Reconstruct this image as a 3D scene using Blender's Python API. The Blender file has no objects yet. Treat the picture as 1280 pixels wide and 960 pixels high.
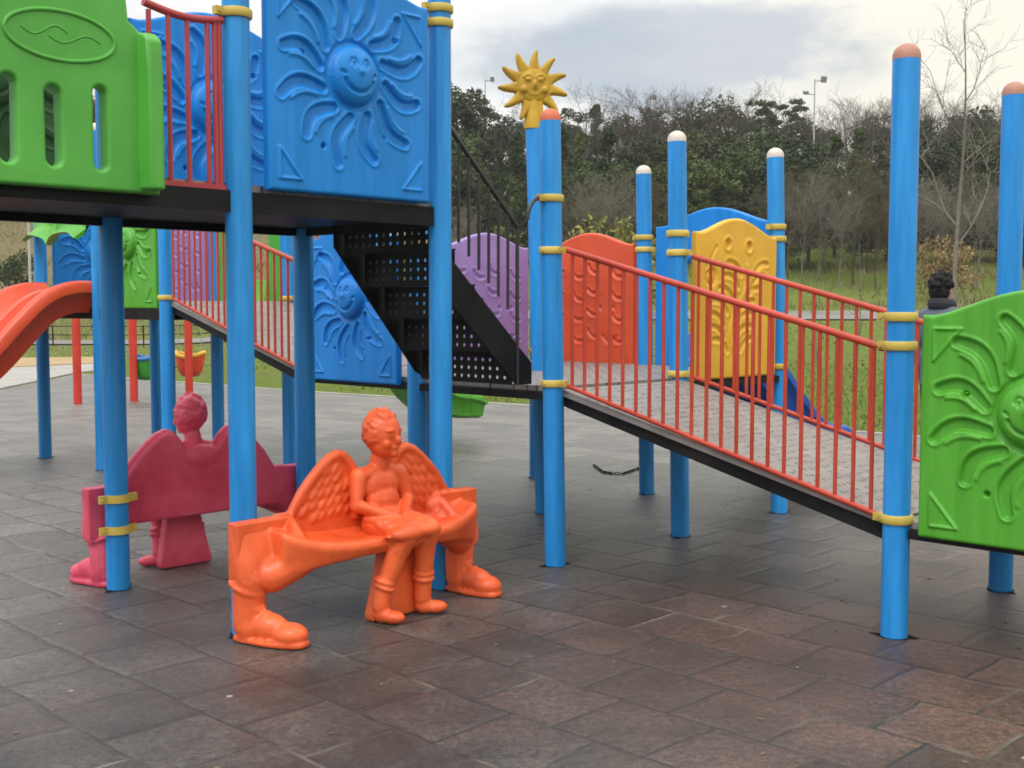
import bpy, bmesh, math, random
import numpy as np
from mathutils import Vector, Matrix, noise as mnoise

random.seed(11)
rng = np.random.default_rng(11)
SC = bpy.context.scene
COL = SC.collection
PI = math.pi
R = math.radians

# ------------------------------------------------------------------ grid of the play structure
TH = 0.79667
CELL = 1.13637
E1 = Vector((math.cos(TH), math.sin(TH), 0))
E2 = Vector((-math.sin(TH), math.cos(TH), 0))
ORG = Vector((0.2351, 6.2248, 0))
RQ, RR, RR2, RP0, RS2 = 0.67819, 1.71228, 1.65449, 0.05935, 0.02529


def G(i, j, z=0.0):
    return ORG + E1 * (i * CELL) + E2 * (j * CELL) + Vector((0, 0, z))


PT = dict(
    A=G(0, -RR), B=G(1, -RR), A2=G(0, -RR - 1), B2=G(1, -RR - 1),
    C=G(0, 0), D=G(1, 0), F=G(2, 0), R=G(0, 1), G=G(1, 1), E=G(2, 1), T=G(0, 2), T2=G(1, 2), G2=G(2, 2),
    H=G(-RQ, RP0), P=G(-RQ, RP0 + 1), I=G(-RQ - 1, RP0), J=G(-RQ - 1, RP0 + 1), I2=G(-RQ - 2, RP0), J2=G(-RQ - 2, RP0 + 1),
    M=G(RS2, 2 + RR2), O=G(RS2 + 1, 2 + RR2), K=G(RS2, 3 + RR2), N=G(RS2 + 1, 3 + RR2), L=G(RS2, 4 + RR2), N2=G(RS2 + 1, 4 + RR2))


# ------------------------------------------------------------------ small helpers
def nodes_of(mat):
    mat.use_nodes = True
    nt = mat.node_tree
    nt.nodes.clear()
    out = nt.nodes.new('ShaderNodeOutputMaterial')
    bs = nt.nodes.new('ShaderNodeBsdfPrincipled')
    nt.links.new(bs.outputs[0], out.inputs[0])
    return nt, bs


def N_(nt, t, **kw):
    n = nt.nodes.new(t)
    for k, v in kw.items():
        if k.startswith('i_'):
            n.inputs[k[2:].replace('_', ' ')].default_value = v
        else:
            setattr(n, k, v)
    return n


def ramp(nt, src, stops):
    r = nt.nodes.new('ShaderNodeValToRGB')
    el = r.color_ramp.elements
    while len(el) < len(stops):
        el.new(0.5)
    for e, (p, c) in zip(el, stops):
        e.position = p
        e.color = (*c, 1) if len(c) == 3 else c
    nt.links.new(src, r.inputs[0])
    return r


def mixc(nt, fac, a, b, mode='MIX'):
    m = nt.nodes.new('ShaderNodeMix')
    m.data_type = 'RGBA'
    m.blend_type = mode
    for s, v in ((m.inputs[0], fac), (m.inputs[6], a), (m.inputs[7], b)):
        if hasattr(v, 'node'):
            nt.links.new(v, s)
        elif isinstance(v, (int, float)):
            s.default_value = v
        else:
            s.default_value = (*v, 1) if len(v) == 3 else v
    return m.outputs[2]


def plastic(name, col, rough=0.36, spec=0.5, var=0.10, fade=None, grime=0.18, bump=0.10, streak=False):
    m = bpy.data.materials.new(name)
    nt, b = nodes_of(m)
    tc = N_(nt, 'ShaderNodeTexCoord')
    n1 = N_(nt, 'ShaderNodeTexNoise', i_Scale=3.1, i_Detail=6.0, i_Roughness=0.62)
    if streak:
        oi = N_(nt, 'ShaderNodeObjectInfo')
        mpg = N_(nt, 'ShaderNodeMapping')
        mpg.inputs['Scale'].default_value = (5.0, 5.0, 0.45)
        off = N_(nt, 'ShaderNodeVectorMath', operation='ADD')
        sc3 = N_(nt, 'ShaderNodeVectorMath', operation='SCALE')
        sc3.inputs[0].default_value = (17.0, 9.0, 31.0)
        nt.links.new(oi.outputs['Random'], sc3.inputs['Scale'])
        nt.links.new(tc.outputs['Object'], off.inputs[0])
        nt.links.new(sc3.outputs[0], off.inputs[1])
        nt.links.new(off.outputs[0], mpg.inputs[0])
        nt.links.new(mpg.outputs[0], n1.inputs['Vector'])
    else:
        nt.links.new(tc.outputs['Object'], n1.inputs['Vector'])
    dark = tuple(c * (1 - var * 1.6) for c in col)
    lite = tuple(min(1, c * (1 + var) + 0.012) for c in (fade or col))
    r = ramp(nt, n1.outputs['Fac'], [(0.30, dark), (0.72, lite)])
    n2 = N_(nt, 'ShaderNodeTexNoise', i_Scale=17.0, i_Detail=8.0, i_Roughness=0.75)
    nt.links.new(tc.outputs['Object'], n2.inputs['Vector'])
    g = ramp(nt, n2.outputs['Fac'], [(0.56, (0, 0, 0)), (0.80, (1, 1, 1))])
    gm = N_(nt, 'ShaderNodeMath', operation='MULTIPLY')
    nt.links.new(g.outputs[0], gm.inputs[0])
    gm.inputs[1].default_value = grime
    c = mixc(nt, gm.outputs[0], r.outputs[0], (0.09, 0.08, 0.07))
    nt.links.new(c, b.inputs['Base Color'])
    rr = N_(nt, 'ShaderNodeMapRange')
    nt.links.new(n2.outputs['Fac'], rr.inputs[0])
    rr.inputs[3].default_value = rough - 0.08
    rr.inputs[4].default_value = rough + 0.16
    nt.links.new(rr.outputs[0], b.inputs['Roughness'])
    b.inputs['Specular IOR Level'].default_value = spec
    if bump:
        n3 = N_(nt, 'ShaderNodeTexNoise', i_Scale=90.0, i_Detail=3.0)
        nt.links.new(tc.outputs['Object'], n3.inputs['Vector'])
        bp = N_(nt, 'ShaderNodeBump', i_Strength=bump, i_Distance=0.004)
        nt.links.new(n3.outputs['Fac'], bp.inputs['Height'])
        nt.links.new(bp.outputs[0], b.inputs['Normal'])
    return m


M = {}
M['blue'] = plastic('blue_plastic', (0.008, 0.235, 0.66), 0.34, spec=0.42, fade=(0.018, 0.29, 0.72), streak=True, grime=0.22)
M['blue_panel'] = plastic('blue_panel_plastic', (0.002, 0.220, 0.68), 0.40, spec=0.34, grime=0.14, streak=True)
M['slide_blue'] = plastic('deep_blue_slide_plastic', (0.004, 0.085, 0.42), 0.36, grime=0.10)
M['green'] = plastic('green_plastic', (0.075, 0.36, 0.018), 0.40, grime=0.14, streak=True, var=0.13)
M['bay_green'] = plastic('light_green_plastic', (0.080, 0.39, 0.045), 0.42, grime=0.14)
M['orange'] = plastic('orange_plastic', (0.74, 0.085, 0.016), 0.40, fade=(0.82, 0.135, 0.030), grime=0.20, var=0.14)
M['crimson'] = plastic('crimson_plastic', (0.68, 0.030, 0.095), 0.38, fade=(0.78, 0.110, 0.180), grime=0.14)
M['red_orange'] = plastic('red_orange_plastic', (0.68, 0.080, 0.018), 0.40, grime=0.12)
M['slide_orange'] = plastic('slide_orange_plastic', (0.68, 0.065, 0.016), 0.34, grime=0.12)
M['yellow'] = plastic('yellow_plastic', (0.76, 0.42, 0.022), 0.42, grime=0.14)
M['clamp'] = plastic('clamp_yellow', (0.62, 0.46, 0.085), 0.48, grime=0.40, var=0.18)
M['shaded_green'] = plastic('shaded_green_plastic', (0.012, 0.075, 0.012), 0.5)  # green darkened so its colour carries the shade inside the tall deck
M['gap'] = plastic('dark_gap', (0.006, 0.006, 0.006), 0.9, spec=0.1, grime=0.0)
M['purple'] = plastic('purple_plastic', (0.32, 0.215, 0.52), 0.42, grime=0.12)
M['red'] = plastic('red_paint', (0.44, 0.040, 0.012), 0.34, fade=(0.50, 0.050, 0.024), grime=0.22)
M['red_dark'] = plastic('swing_red_paint', (0.55, 0.030, 0.014), 0.40, grime=0.15)
M['maroon'] = plastic('faded_maroon_paint', (0.42, 0.038, 0.052), 0.40, grime=0.22)
M['black'] = plastic('black_metal', (0.004, 0.0045, 0.006), 0.5, spec=0.2, grime=0.05, var=0.2)
M['rail_black'] = plastic('black_railing_paint', (0.014, 0.014, 0.015), 0.38, fade=(0.03, 0.03, 0.028), grime=0.2)
M['white_cap'] = plastic('white_cap_plastic', (0.62, 0.56, 0.50), 0.5, grime=0.25)
M['pink_cap'] = plastic('faded_pink_cap', (0.42, 0.20, 0.14), 0.55, grime=0.25)
M['orange_cap'] = plastic('orange_cap', (0.58, 0.13, 0.06), 0.5, grime=0.25)
M['sun'] = plastic('sun_yellow', (0.52, 0.31, 0.012), 0.50, var=0.2, grime=0.30)
M['steel'] = plastic('grey_steel', (0.32, 0.33, 0.34), 0.45, grime=0.25)
M['pole'] = plastic('pale_pole', (0.42, 0.42, 0.40), 0.5)
M['skin'] = plastic('skin', (0.50, 0.29, 0.20), 0.55, grime=0.0)
M['hair'] = plastic('black_hair', (0.004, 0.0035, 0.0035), 0.6, spec=0.2, grime=0.0)
M['jacket'] = plastic('slate_jacket', (0.10, 0.12, 0.15), 0.8, grime=0.1)
M['collar'] = plastic('dark_collar', (0.018, 0.02, 0.028), 0.8, grime=0.0)
M['trousers'] = plastic('dark_trousers', (0.025, 0.028, 0.04), 0.85, grime=0.0)
M['bin_green'] = plastic('swing_green', (0.03, 0.30, 0.02), 0.4)
M['bin_blue'] = plastic('swing_blue', (0.03, 0.16, 0.42), 0.4)


def ramp_plate_mat():
    m = bpy.data.materials.new('grey_tread_plate')
    nt, b = nodes_of(m)
    tc = N_(nt, 'ShaderNodeTexCoord')
    v = N_(nt, 'ShaderNodeTexVoronoi', i_Scale=15.0, i_Randomness=0.25)
    mp = N_(nt, 'ShaderNodeMapping')
    mp.inputs['Scale'].default_value = (1.0, 1.6, 0.0)
    nt.links.new(tc.outputs['Object'], mp.inputs[0])
    nt.links.new(mp.outputs[0], v.inputs['Vector'])
    h = ramp(nt, v.outputs['Distance'], [(0.16, (1, 1, 1)), (0.24, (0, 0, 0))])
    n = N_(nt, 'ShaderNodeTexNoise', i_Scale=6.0, i_Detail=7.0, i_Roughness=0.7)
    nt.links.new(tc.outputs['Object'], n.inputs['Vector'])
    base = ramp(nt, n.outputs['Fac'], [(0.3, (0.17, 0.155, 0.145)), (0.7, (0.29, 0.27, 0.255))])
    c = mixc(nt, h.outputs[0], base.outputs[0], (0.05, 0.05, 0.05))
    nt.links.new(c, b.inputs['Base Color'])
    b.inputs['Roughness'].default_value = 0.5
    bp = N_(nt, 'ShaderNodeBump', i_Strength=0.5, i_Distance=0.006, invert=True)
    nt.links.new(h.outputs[0], bp.inputs['Height'])
    nt.links.new(bp.outputs[0], b.inputs['Normal'])
    return m


M['plate'] = ramp_plate_mat()


def rubber_mat():
    m = bpy.data.materials.new('rubber_tiles')
    nt, b = nodes_of(m)
    L = nt.links.new
    tc = N_(nt, 'ShaderNodeTexCoord')
    wob = N_(nt, 'ShaderNodeTexNoise', i_Scale=1.7, i_Detail=3.0)
    L(tc.outputs['Object'], wob.inputs['Vector'])
    wsub = N_(nt, 'ShaderNodeVectorMath', operation='SUBTRACT')
    L(wob.outputs['Color'], wsub.inputs[0])
    wsub.inputs[1].default_value = (0.5, 0.5, 0.5)
    wsc = N_(nt, 'ShaderNodeVectorMath', operation='SCALE')
    L(wsub.outputs[0], wsc.inputs[0])
    wsc.inputs['Scale'].default_value = 0.085
    wadd = N_(nt, 'ShaderNodeVectorMath', operation='ADD')
    L(tc.outputs['Object'], wadd.inputs[0])
    L(wsc.outputs[0], wadd.inputs[1])
    mp = N_(nt, 'ShaderNodeMapping')
    ang = -(TH + PI / 2)
    mp.inputs['Rotation'].default_value = (0, 0, ang)
    # row joints pass e1 = -2.18, cross joints e2 = -0.68 (measured from post C)
    cx = math.cos(ang) * ORG.x - math.sin(ang) * ORG.y
    cy = math.sin(ang) * ORG.x + math.cos(ang) * ORG.y
    mp.inputs['Location'].default_value = (-cx + 0.684 + 38, -cy - 2.18 + 37, 0)
    L(wadd.outputs[0], mp.inputs[0])

    def brick(ms, sm):
        br = N_(nt, 'ShaderNodeTexBrick', i_Scale=1.0, i_Mortar_Size=ms, i_Mortar_Smooth=sm, i_Bias=0.0, i_Brick_Width=0.38, i_Row_Height=0.37)
        br.offset = 0.5
        br.inputs['Color1'].default_value = (0, 0, 0, 1)
        br.inputs['Color2'].default_value = (1, 1, 1, 1)
        br.inputs['Mortar'].default_value = (0.5, 0.5, 0.5, 1)
        L(mp.outputs[0], br.inputs['Vector'])
        return br
    bj = brick(0.0078, 0.25)
    bs = brick(0.034, 1.0)
    # broad stains: brick-red dye left in places, grey weathering elsewhere
    n1 = N_(nt, 'ShaderNodeTexNoise', i_Scale=0.62, i_Detail=5.0, i_Roughness=0.6)
    L(tc.outputs['Object'], n1.inputs['Vector'])
    n2 = N_(nt, 'ShaderNodeTexNoise', i_Scale=5.0, i_Detail=9.0, i_Roughness=0.72)
    L(tc.outputs['Object'], n2.inputs['Vector'])
    n3 = N_(nt, 'ShaderNodeTexNoise', i_Scale=85.0, i_Detail=4.0, i_Roughness=0.75)
    L(tc.outputs['Object'], n3.inputs['Vector'])
    tone = ramp(nt, n2.outputs['Fac'], [(0.28, (0.018, 0.0155, 0.0145)), (0.52, (0.038, 0.0335, 0.0315)), (0.78, (0.078, 0.070, 0.066))])
    # red patches lie chiefly near posts C and A
    geo = N_(nt, 'ShaderNodeVectorMath', operation='DISTANCE')
    L(tc.outputs['Object'], geo.inputs[0])
    geo.inputs[1].default_value = (1.55, 4.75, 0)
    near = N_(nt, 'ShaderNodeMapRange', interpolation_type='SMOOTHSTEP')
    L(geo.outputs['Value'], near.inputs[0])
    near.inputs[1].default_value = 0.5
    near.inputs[2].default_value = 2.6
    near.inputs[3].default_value = 0.36
    near.inputs[4].default_value = 0.0
    addn = N_(nt, 'ShaderNodeMath', operation='ADD')
    L(n1.outputs['Fac'], addn.inputs[0])
    L(near.outputs[0], addn.inputs[1])
    redm = ramp(nt, addn.outputs[0], [(0.50, (0, 0, 0)), (0.78, (0.75, 0.75, 0.75))])
    redc = mixc(nt, n2.outputs['Fac'], (0.052, 0.024, 0.018), (0.112, 0.054, 0.041))
    c = mixc(nt, redm.outputs[0], tone.outputs[0], redc)
    n0 = N_(nt, 'ShaderNodeTexNoise', i_Scale=0.85, i_Detail=7.0, i_Roughness=0.62, i_Distortion=0.4)
    L(tc.outputs['Object'], n0.inputs['Vector'])
    big = ramp(nt, n0.outputs['Fac'], [(0.33, (0.50, 0.47, 0.46)), (0.50, (0.92, 0.90, 0.89)), (0.66, (1.38, 1.38, 1.38))])
    c = mixc(nt, 1.0, c, big.outputs[0], 'MULTIPLY')
    # far paving paler: grazing sky reflection painted into the colour, plus some drier grey
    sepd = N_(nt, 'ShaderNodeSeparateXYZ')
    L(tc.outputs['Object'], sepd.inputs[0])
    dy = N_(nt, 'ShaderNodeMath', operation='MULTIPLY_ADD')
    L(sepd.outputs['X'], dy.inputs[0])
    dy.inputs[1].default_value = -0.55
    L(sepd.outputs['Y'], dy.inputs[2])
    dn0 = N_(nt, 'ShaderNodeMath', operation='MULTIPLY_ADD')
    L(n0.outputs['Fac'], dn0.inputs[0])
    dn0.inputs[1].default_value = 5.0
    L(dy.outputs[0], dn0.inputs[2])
    dry = N_(nt, 'ShaderNodeMapRange', interpolation_type='SMOOTHSTEP')  # mask for the painted sky reflection and the drier rubber together
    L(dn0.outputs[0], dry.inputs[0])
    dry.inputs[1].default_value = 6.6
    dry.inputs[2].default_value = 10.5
    dry_skylit_c = mixc(nt, n2.outputs['Fac'], (0.070, 0.066, 0.063), (0.150, 0.144, 0.138))
    c = mixc(nt, dry.outputs[0], c, dry_skylit_c)
    # per tile difference
    pt = N_(nt, 'ShaderNodeMapRange')
    L(bj.outputs['Color'], pt.inputs[0])
    pt.inputs[3].default_value = 0.66
    pt.inputs[4].default_value = 1.28
    c = mixc(nt, 1.0, c, pt.outputs[0], 'MULTIPLY')
    # granules
    gr = ramp(nt, n3.outputs['Fac'], [(0.36, (0.50, 0.49, 0.48)), (0.66, (1.50, 1.49, 1.46))])
    c = mixc(nt, 1.0, c, gr.outputs[0], 'MULTIPLY')
    n5 = N_(nt, 'ShaderNodeTexNoise', i_Scale=34.0, i_Detail=5.0, i_Roughness=0.8)
    L(tc.outputs['Object'], n5.inputs['Vector'])
    g5 = ramp(nt, n5.outputs['Fac'], [(0.40, (0.52, 0.51, 0.50)), (0.60, (1.52, 1.51, 1.50))])
    c = mixc(nt, 1.0, c, g5.outputs[0], 'MULTIPLY')
    # pale dust that gathers in patches along joints
    dn = N_(nt, 'ShaderNodeTexNoise', i_Scale=1.1, i_Detail=4.0)
    L(tc.outputs['Object'], dn.inputs['Vector'])
    dsel = ramp(nt, dn.outputs['Fac'], [(0.54, (0, 0, 0)), (0.62, (1, 1, 1))])
    jc = mixc(nt, dsel.outputs[0], (0.009, 0.008, 0.007), (0.17, 0.14, 0.115))
    jn = N_(nt, 'ShaderNodeTexNoise', i_Scale=7.0, i_Detail=3.0)
    L(tc.outputs['Object'], jn.inputs['Vector'])
    jv = N_(nt, 'ShaderNodeMapRange')
    L(jn.outputs['Fac'], jv.inputs[0])
    jv.inputs[1].default_value = 0.30
    jv.inputs[2].default_value = 0.46
    jm = N_(nt, 'ShaderNodeMath', operation='MULTIPLY')
    L(bj.outputs['Fac'], jm.inputs[0])
    L(jv.outputs[0], jm.inputs[1])
    c = mixc(nt, jm.outputs[0], c, jc)
    # pale scuffs
    sn = N_(nt, 'ShaderNodeTexNoise', i_Scale=2.3, i_Detail=10.0, i_Roughness=0.8, i_Distortion=0.6)
    L(tc.outputs['Object'], sn.inputs['Vector'])
    sm = ramp(nt, sn.outputs['Fac'], [(0.60, (0, 0, 0)), (0.80, (0.55, 0.55, 0.55))])
    c = mixc(nt, sm.outputs[0], c, (0.17, 0.155, 0.14))
    # crumbs and flecks
    vo = N_(nt, 'ShaderNodeTexVoronoi', i_Scale=5.0, i_Randomness=1.0)
    L(tc.outputs['Object'], vo.inputs['Vector'])
    vr = N_(nt, 'ShaderNodeSeparateColor')
    L(vo.outputs['Color'], vr.inputs[0])
    thr = N_(nt, 'ShaderNodeMapRange')
    L(vr.outputs[0], thr.inputs[0])
    thr.inputs[1].default_value = 0.55
    thr.inputs[3].default_value = 0.0
    thr.inputs[4].default_value = 0.075
    ft = N_(nt, 'ShaderNodeMath', operation='LESS_THAN')
    L(vo.outputs['Distance'], ft.inputs[0])
    L(thr.outputs[0], ft.inputs[1])
    c = mixc(nt, ft.outputs[0], c, (0.30, 0.27, 0.23))
    L(c, b.inputs['Base Color'])
    rr = N_(nt, 'ShaderNodeMapRange')
    L(n2.outputs['Fac'], rr.inputs[0])
    rr.inputs[3].default_value = 0.28
    rr.inputs[4].default_value = 0.56
    L(rr.outputs[0], b.inputs['Roughness'])
    b.inputs['Specular IOR Level'].default_value = 0.55
    b.inputs['Sheen Weight'].default_value = 0.13
    b.inputs['Sheen Roughness'].default_value = 0.45
    b.inputs['Sheen Tint'].default_value = (0.85, 0.83, 0.80, 1)
    # relief: cushion edges, open joints, granules, slow undulation
    n4 = N_(nt, 'ShaderNodeTexNoise', i_Scale=2.2, i_Detail=3.0)
    L(tc.outputs['Object'], n4.inputs['Vector'])
    b1 = N_(nt, 'ShaderNodeBump', i_Strength=0.30, i_Distance=0.04)
    L(n4.outputs['Fac'], b1.inputs['Height'])
    b2 = N_(nt, 'ShaderNodeBump', i_Strength=0.42, i_Distance=0.008, invert=True)
    L(bs.outputs['Fac'], b2.inputs['Height'])
    L(b1.outputs[0], b2.inputs['Normal'])
    b3 = N_(nt, 'ShaderNodeBump', i_Strength=0.55, i_Distance=0.003)
    L(n3.outputs['Fac'], b3.inputs['Height'])
    L(b2.outputs[0], b3.inputs['Normal'])
    L(b3.outputs[0], b.inputs['Normal'])
    return m


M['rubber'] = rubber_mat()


def noise_mat(name, stops, scale=2.0, detail=8.0, rough=0.9, bump=0.4, bscale=30.0, spec=0.2, coord='Object', bdist=0.03):
    m = bpy.data.materials.new(name)
    nt, b = nodes_of(m)
    tc = N_(nt, 'ShaderNodeTexCoord')
    n = N_(nt, 'ShaderNodeTexNoise', i_Scale=scale, i_Detail=detail, i_Roughness=0.7)
    nt.links.new(tc.outputs[coord], n.inputs['Vector'])
    r = ramp(nt, n.outputs['Fac'], stops)
    nt.links.new(r.outputs[0], b.inputs['Base Color'])
    b.inputs['Roughness'].default_value = rough
    b.inputs['Specular IOR Level'].default_value = spec
    if bump:
        n2 = N_(nt, 'ShaderNodeTexNoise', i_Scale=bscale, i_Detail=6.0)
        nt.links.new(tc.outputs[coord], n2.inputs['Vector'])
        bp = N_(nt, 'ShaderNodeBump', i_Strength=bump, i_Distance=bdist)
        nt.links.new(n2.outputs['Fac'], bp.inputs['Height'])
        nt.links.new(bp.outputs[0], b.inputs['Normal'])
    return m


M['concrete'] = noise_mat('pale_concrete', [(0.3, (0.27, 0.26, 0.25)), (0.7, (0.40, 0.39, 0.37))], 1.5, bump=0.15)
M['road'] = noise_mat('weathered_road', [(0.3, (0.15, 0.145, 0.135)), (0.7, (0.24, 0.23, 0.215))], 0.6, bump=0.15)
M['tan'] = noise_mat('tan_kerb', [(0.3, (0.32, 0.22, 0.11)), (0.7, (0.42, 0.32, 0.19))], 1.2, bump=0.2)
M['bark'] = noise_mat('grey_bark', [(0.3, (0.05, 0.042, 0.035)), (0.7, (0.13, 0.115, 0.10))], 6, bump=0.5)
M['pale_bark'] = noise_mat('pale_bark', [(0.3, (0.12, 0.105, 0.09)), (0.7, (0.235, 0.21, 0.18))], 6, bump=0.4)
M['ochre_bark'] = noise_mat('ochre_bark', [(0.3, (0.060, 0.048, 0.032)), (0.7, (0.135, 0.108, 0.075))], 6, bump=0.4)


def ground_mat():
    m = bpy.data.materials.new('meadow')
    nt, b = nodes_of(m)
    L = nt.links.new
    tc = N_(nt, 'ShaderNodeTexCoord')
    big = N_(nt, 'ShaderNodeTexNoise', i_Scale=0.16, i_Detail=8.0, i_Roughness=0.65)
    L(tc.outputs['Object'], big.inputs['Vector'])
    fine = N_(nt, 'ShaderNodeTexNoise', i_Scale=3.5, i_Detail=9.0, i_Roughness=0.8)
    L(tc.outputs['Object'], fine.inputs['Vector'])
    lawn = ramp(nt, fine.outputs['Fac'], [(0.25, (0.070, 0.112, 0.016)), (0.55, (0.150, 0.205, 0.038)), (0.8, (0.24, 0.265, 0.075))])
    dry = ramp(nt, fine.outputs['Fac'], [(0.25, (0.060, 0.058, 0.026)), (0.5, (0.165, 0.140, 0.070)), (0.8, (0.30, 0.25, 0.145))])
    sep = N_(nt, 'ShaderNodeSeparateXYZ')
    L(tc.outputs['Object'], sep.inputs[0])
    # dry slope towards the west of the site, greener to the east
    side = N_(nt, 'ShaderNodeMapRange', interpolation_type='SMOOTHSTEP')
    L(sep.outputs['X'], side.inputs[0])
    side.inputs[1].default_value = -22
    side.inputs[2].default_value = 4
    side.inputs[3].default_value = 1.0
    side.inputs[4].default_value = 0.0
    up = N_(nt, 'ShaderNodeMapRange', interpolation_type='SMOOTHSTEP')
    L(sep.outputs['Z'], up.inputs[0])
    up.inputs[1].default_value = 0.1
    up.inputs[2].default_value = 1.6
    sm = N_(nt, 'ShaderNodeMath', operation='MULTIPLY')
    L(side.outputs[0], sm.inputs[0])
    L(up.outputs[0], sm.inputs[1])
    bb = ramp(nt, big.outputs['Fac'], [(0.42, (0, 0, 0)), (0.68, (0.7, 0.7, 0.7))])
    ad = N_(nt, 'ShaderNodeMath', operation='ADD', use_clamp=True)
    L(sm.outputs[0], ad.inputs[0])
    L(bb.outputs[0], ad.inputs[1])
    c = mixc(nt, ad.outputs[0], lawn.outputs[0], dry.outputs[0])
    L(c, b.inputs['Base Color'])
    b.inputs['Roughness'].default_value = 0.95
    b.inputs['Specular IOR Level'].default_value = 0.1
    bp = N_(nt, 'ShaderNodeBump', i_Strength=0.8, i_Distance=0.15)
    L(fine.outputs['Fac'], bp.inputs['Height'])
    L(bp.outputs[0], b.inputs['Normal'])
    return m


M['ground'] = ground_mat()


def leaf_mat(name, c0, c1, c2, scale=0.9):
    m = bpy.data.materials.new(name)
    nt, b = nodes_of(m)
    L = nt.links.new
    tc = N_(nt, 'ShaderNodeTexCoord')
    oi = N_(nt, 'ShaderNodeObjectInfo')
    n = N_(nt, 'ShaderNodeTexNoise', i_Scale=scale, i_Detail=5.0, i_Roughness=0.75)
    L(tc.outputs['Object'], n.inputs['Vector'])
    a = N_(nt, 'ShaderNodeMath', operation='MULTIPLY_ADD')
    L(oi.outputs['Random'], a.inputs[0])
    a.inputs[1].default_value = 0.22
    a.inputs[2].default_value = -0.11
    s = N_(nt, 'ShaderNodeMath', operation='ADD')
    L(n.outputs['Fac'], s.inputs[0])
    L(a.outputs[0], s.inputs[1])
    r = ramp(nt, s.outputs[0], [(0.28, c0), (0.5, c1), (0.75, c2)])
    L(r.outputs[0], b.inputs['Base Color'])
    b.inputs['Roughness'].default_value = 0.65
    b.inputs['Specular IOR Level'].default_value = 0.25
    return m


M['leaf_dark'] = leaf_mat('dark_evergreen_leaves', (0.018, 0.032, 0.012), (0.040, 0.064, 0.022), (0.080, 0.108, 0.036))
M['leaf_green'] = leaf_mat('green_conifer_leaves', (0.035, 0.055, 0.018), (0.080, 0.108, 0.032), (0.150, 0.175, 0.058))
M['leaf_brown'] = leaf_mat('brown_grey_twig_leaves', (0.030, 0.038, 0.018), (0.060, 0.070, 0.032), (0.108, 0.118, 0.054))
M['leaf_ochre'] = leaf_mat('ochre_leaves', (0.12, 0.075, 0.03), (0.22, 0.15, 0.06), (0.32, 0.24, 0.11))
M['leaf_lime'] = leaf_mat('yellow_green_leaves', (0.10, 0.10, 0.02), (0.20, 0.19, 0.045), (0.30, 0.27, 0.08))
M['grass'] = leaf_mat('grass_blades', (0.075, 0.118, 0.016), (0.155, 0.210, 0.038), (0.25, 0.27, 0.08), 1.2)
M['dry_grass'] = leaf_mat('dry_grass_blades', (0.12, 0.125, 0.045), (0.22, 0.205, 0.09), (0.36, 0.31, 0.17), 0.35)
M['litter'] = leaf_mat('litter', (0.08, 0.05, 0.03), (0.16, 0.11, 0.07), (0.32, 0.27, 0.2), 8.0)


# ------------------------------------------------------------------ mesh builder
def rot_to(d):
    return Vector((0, 0, 1)).rotation_difference(Vector(d).normalized()).to_matrix()


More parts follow.
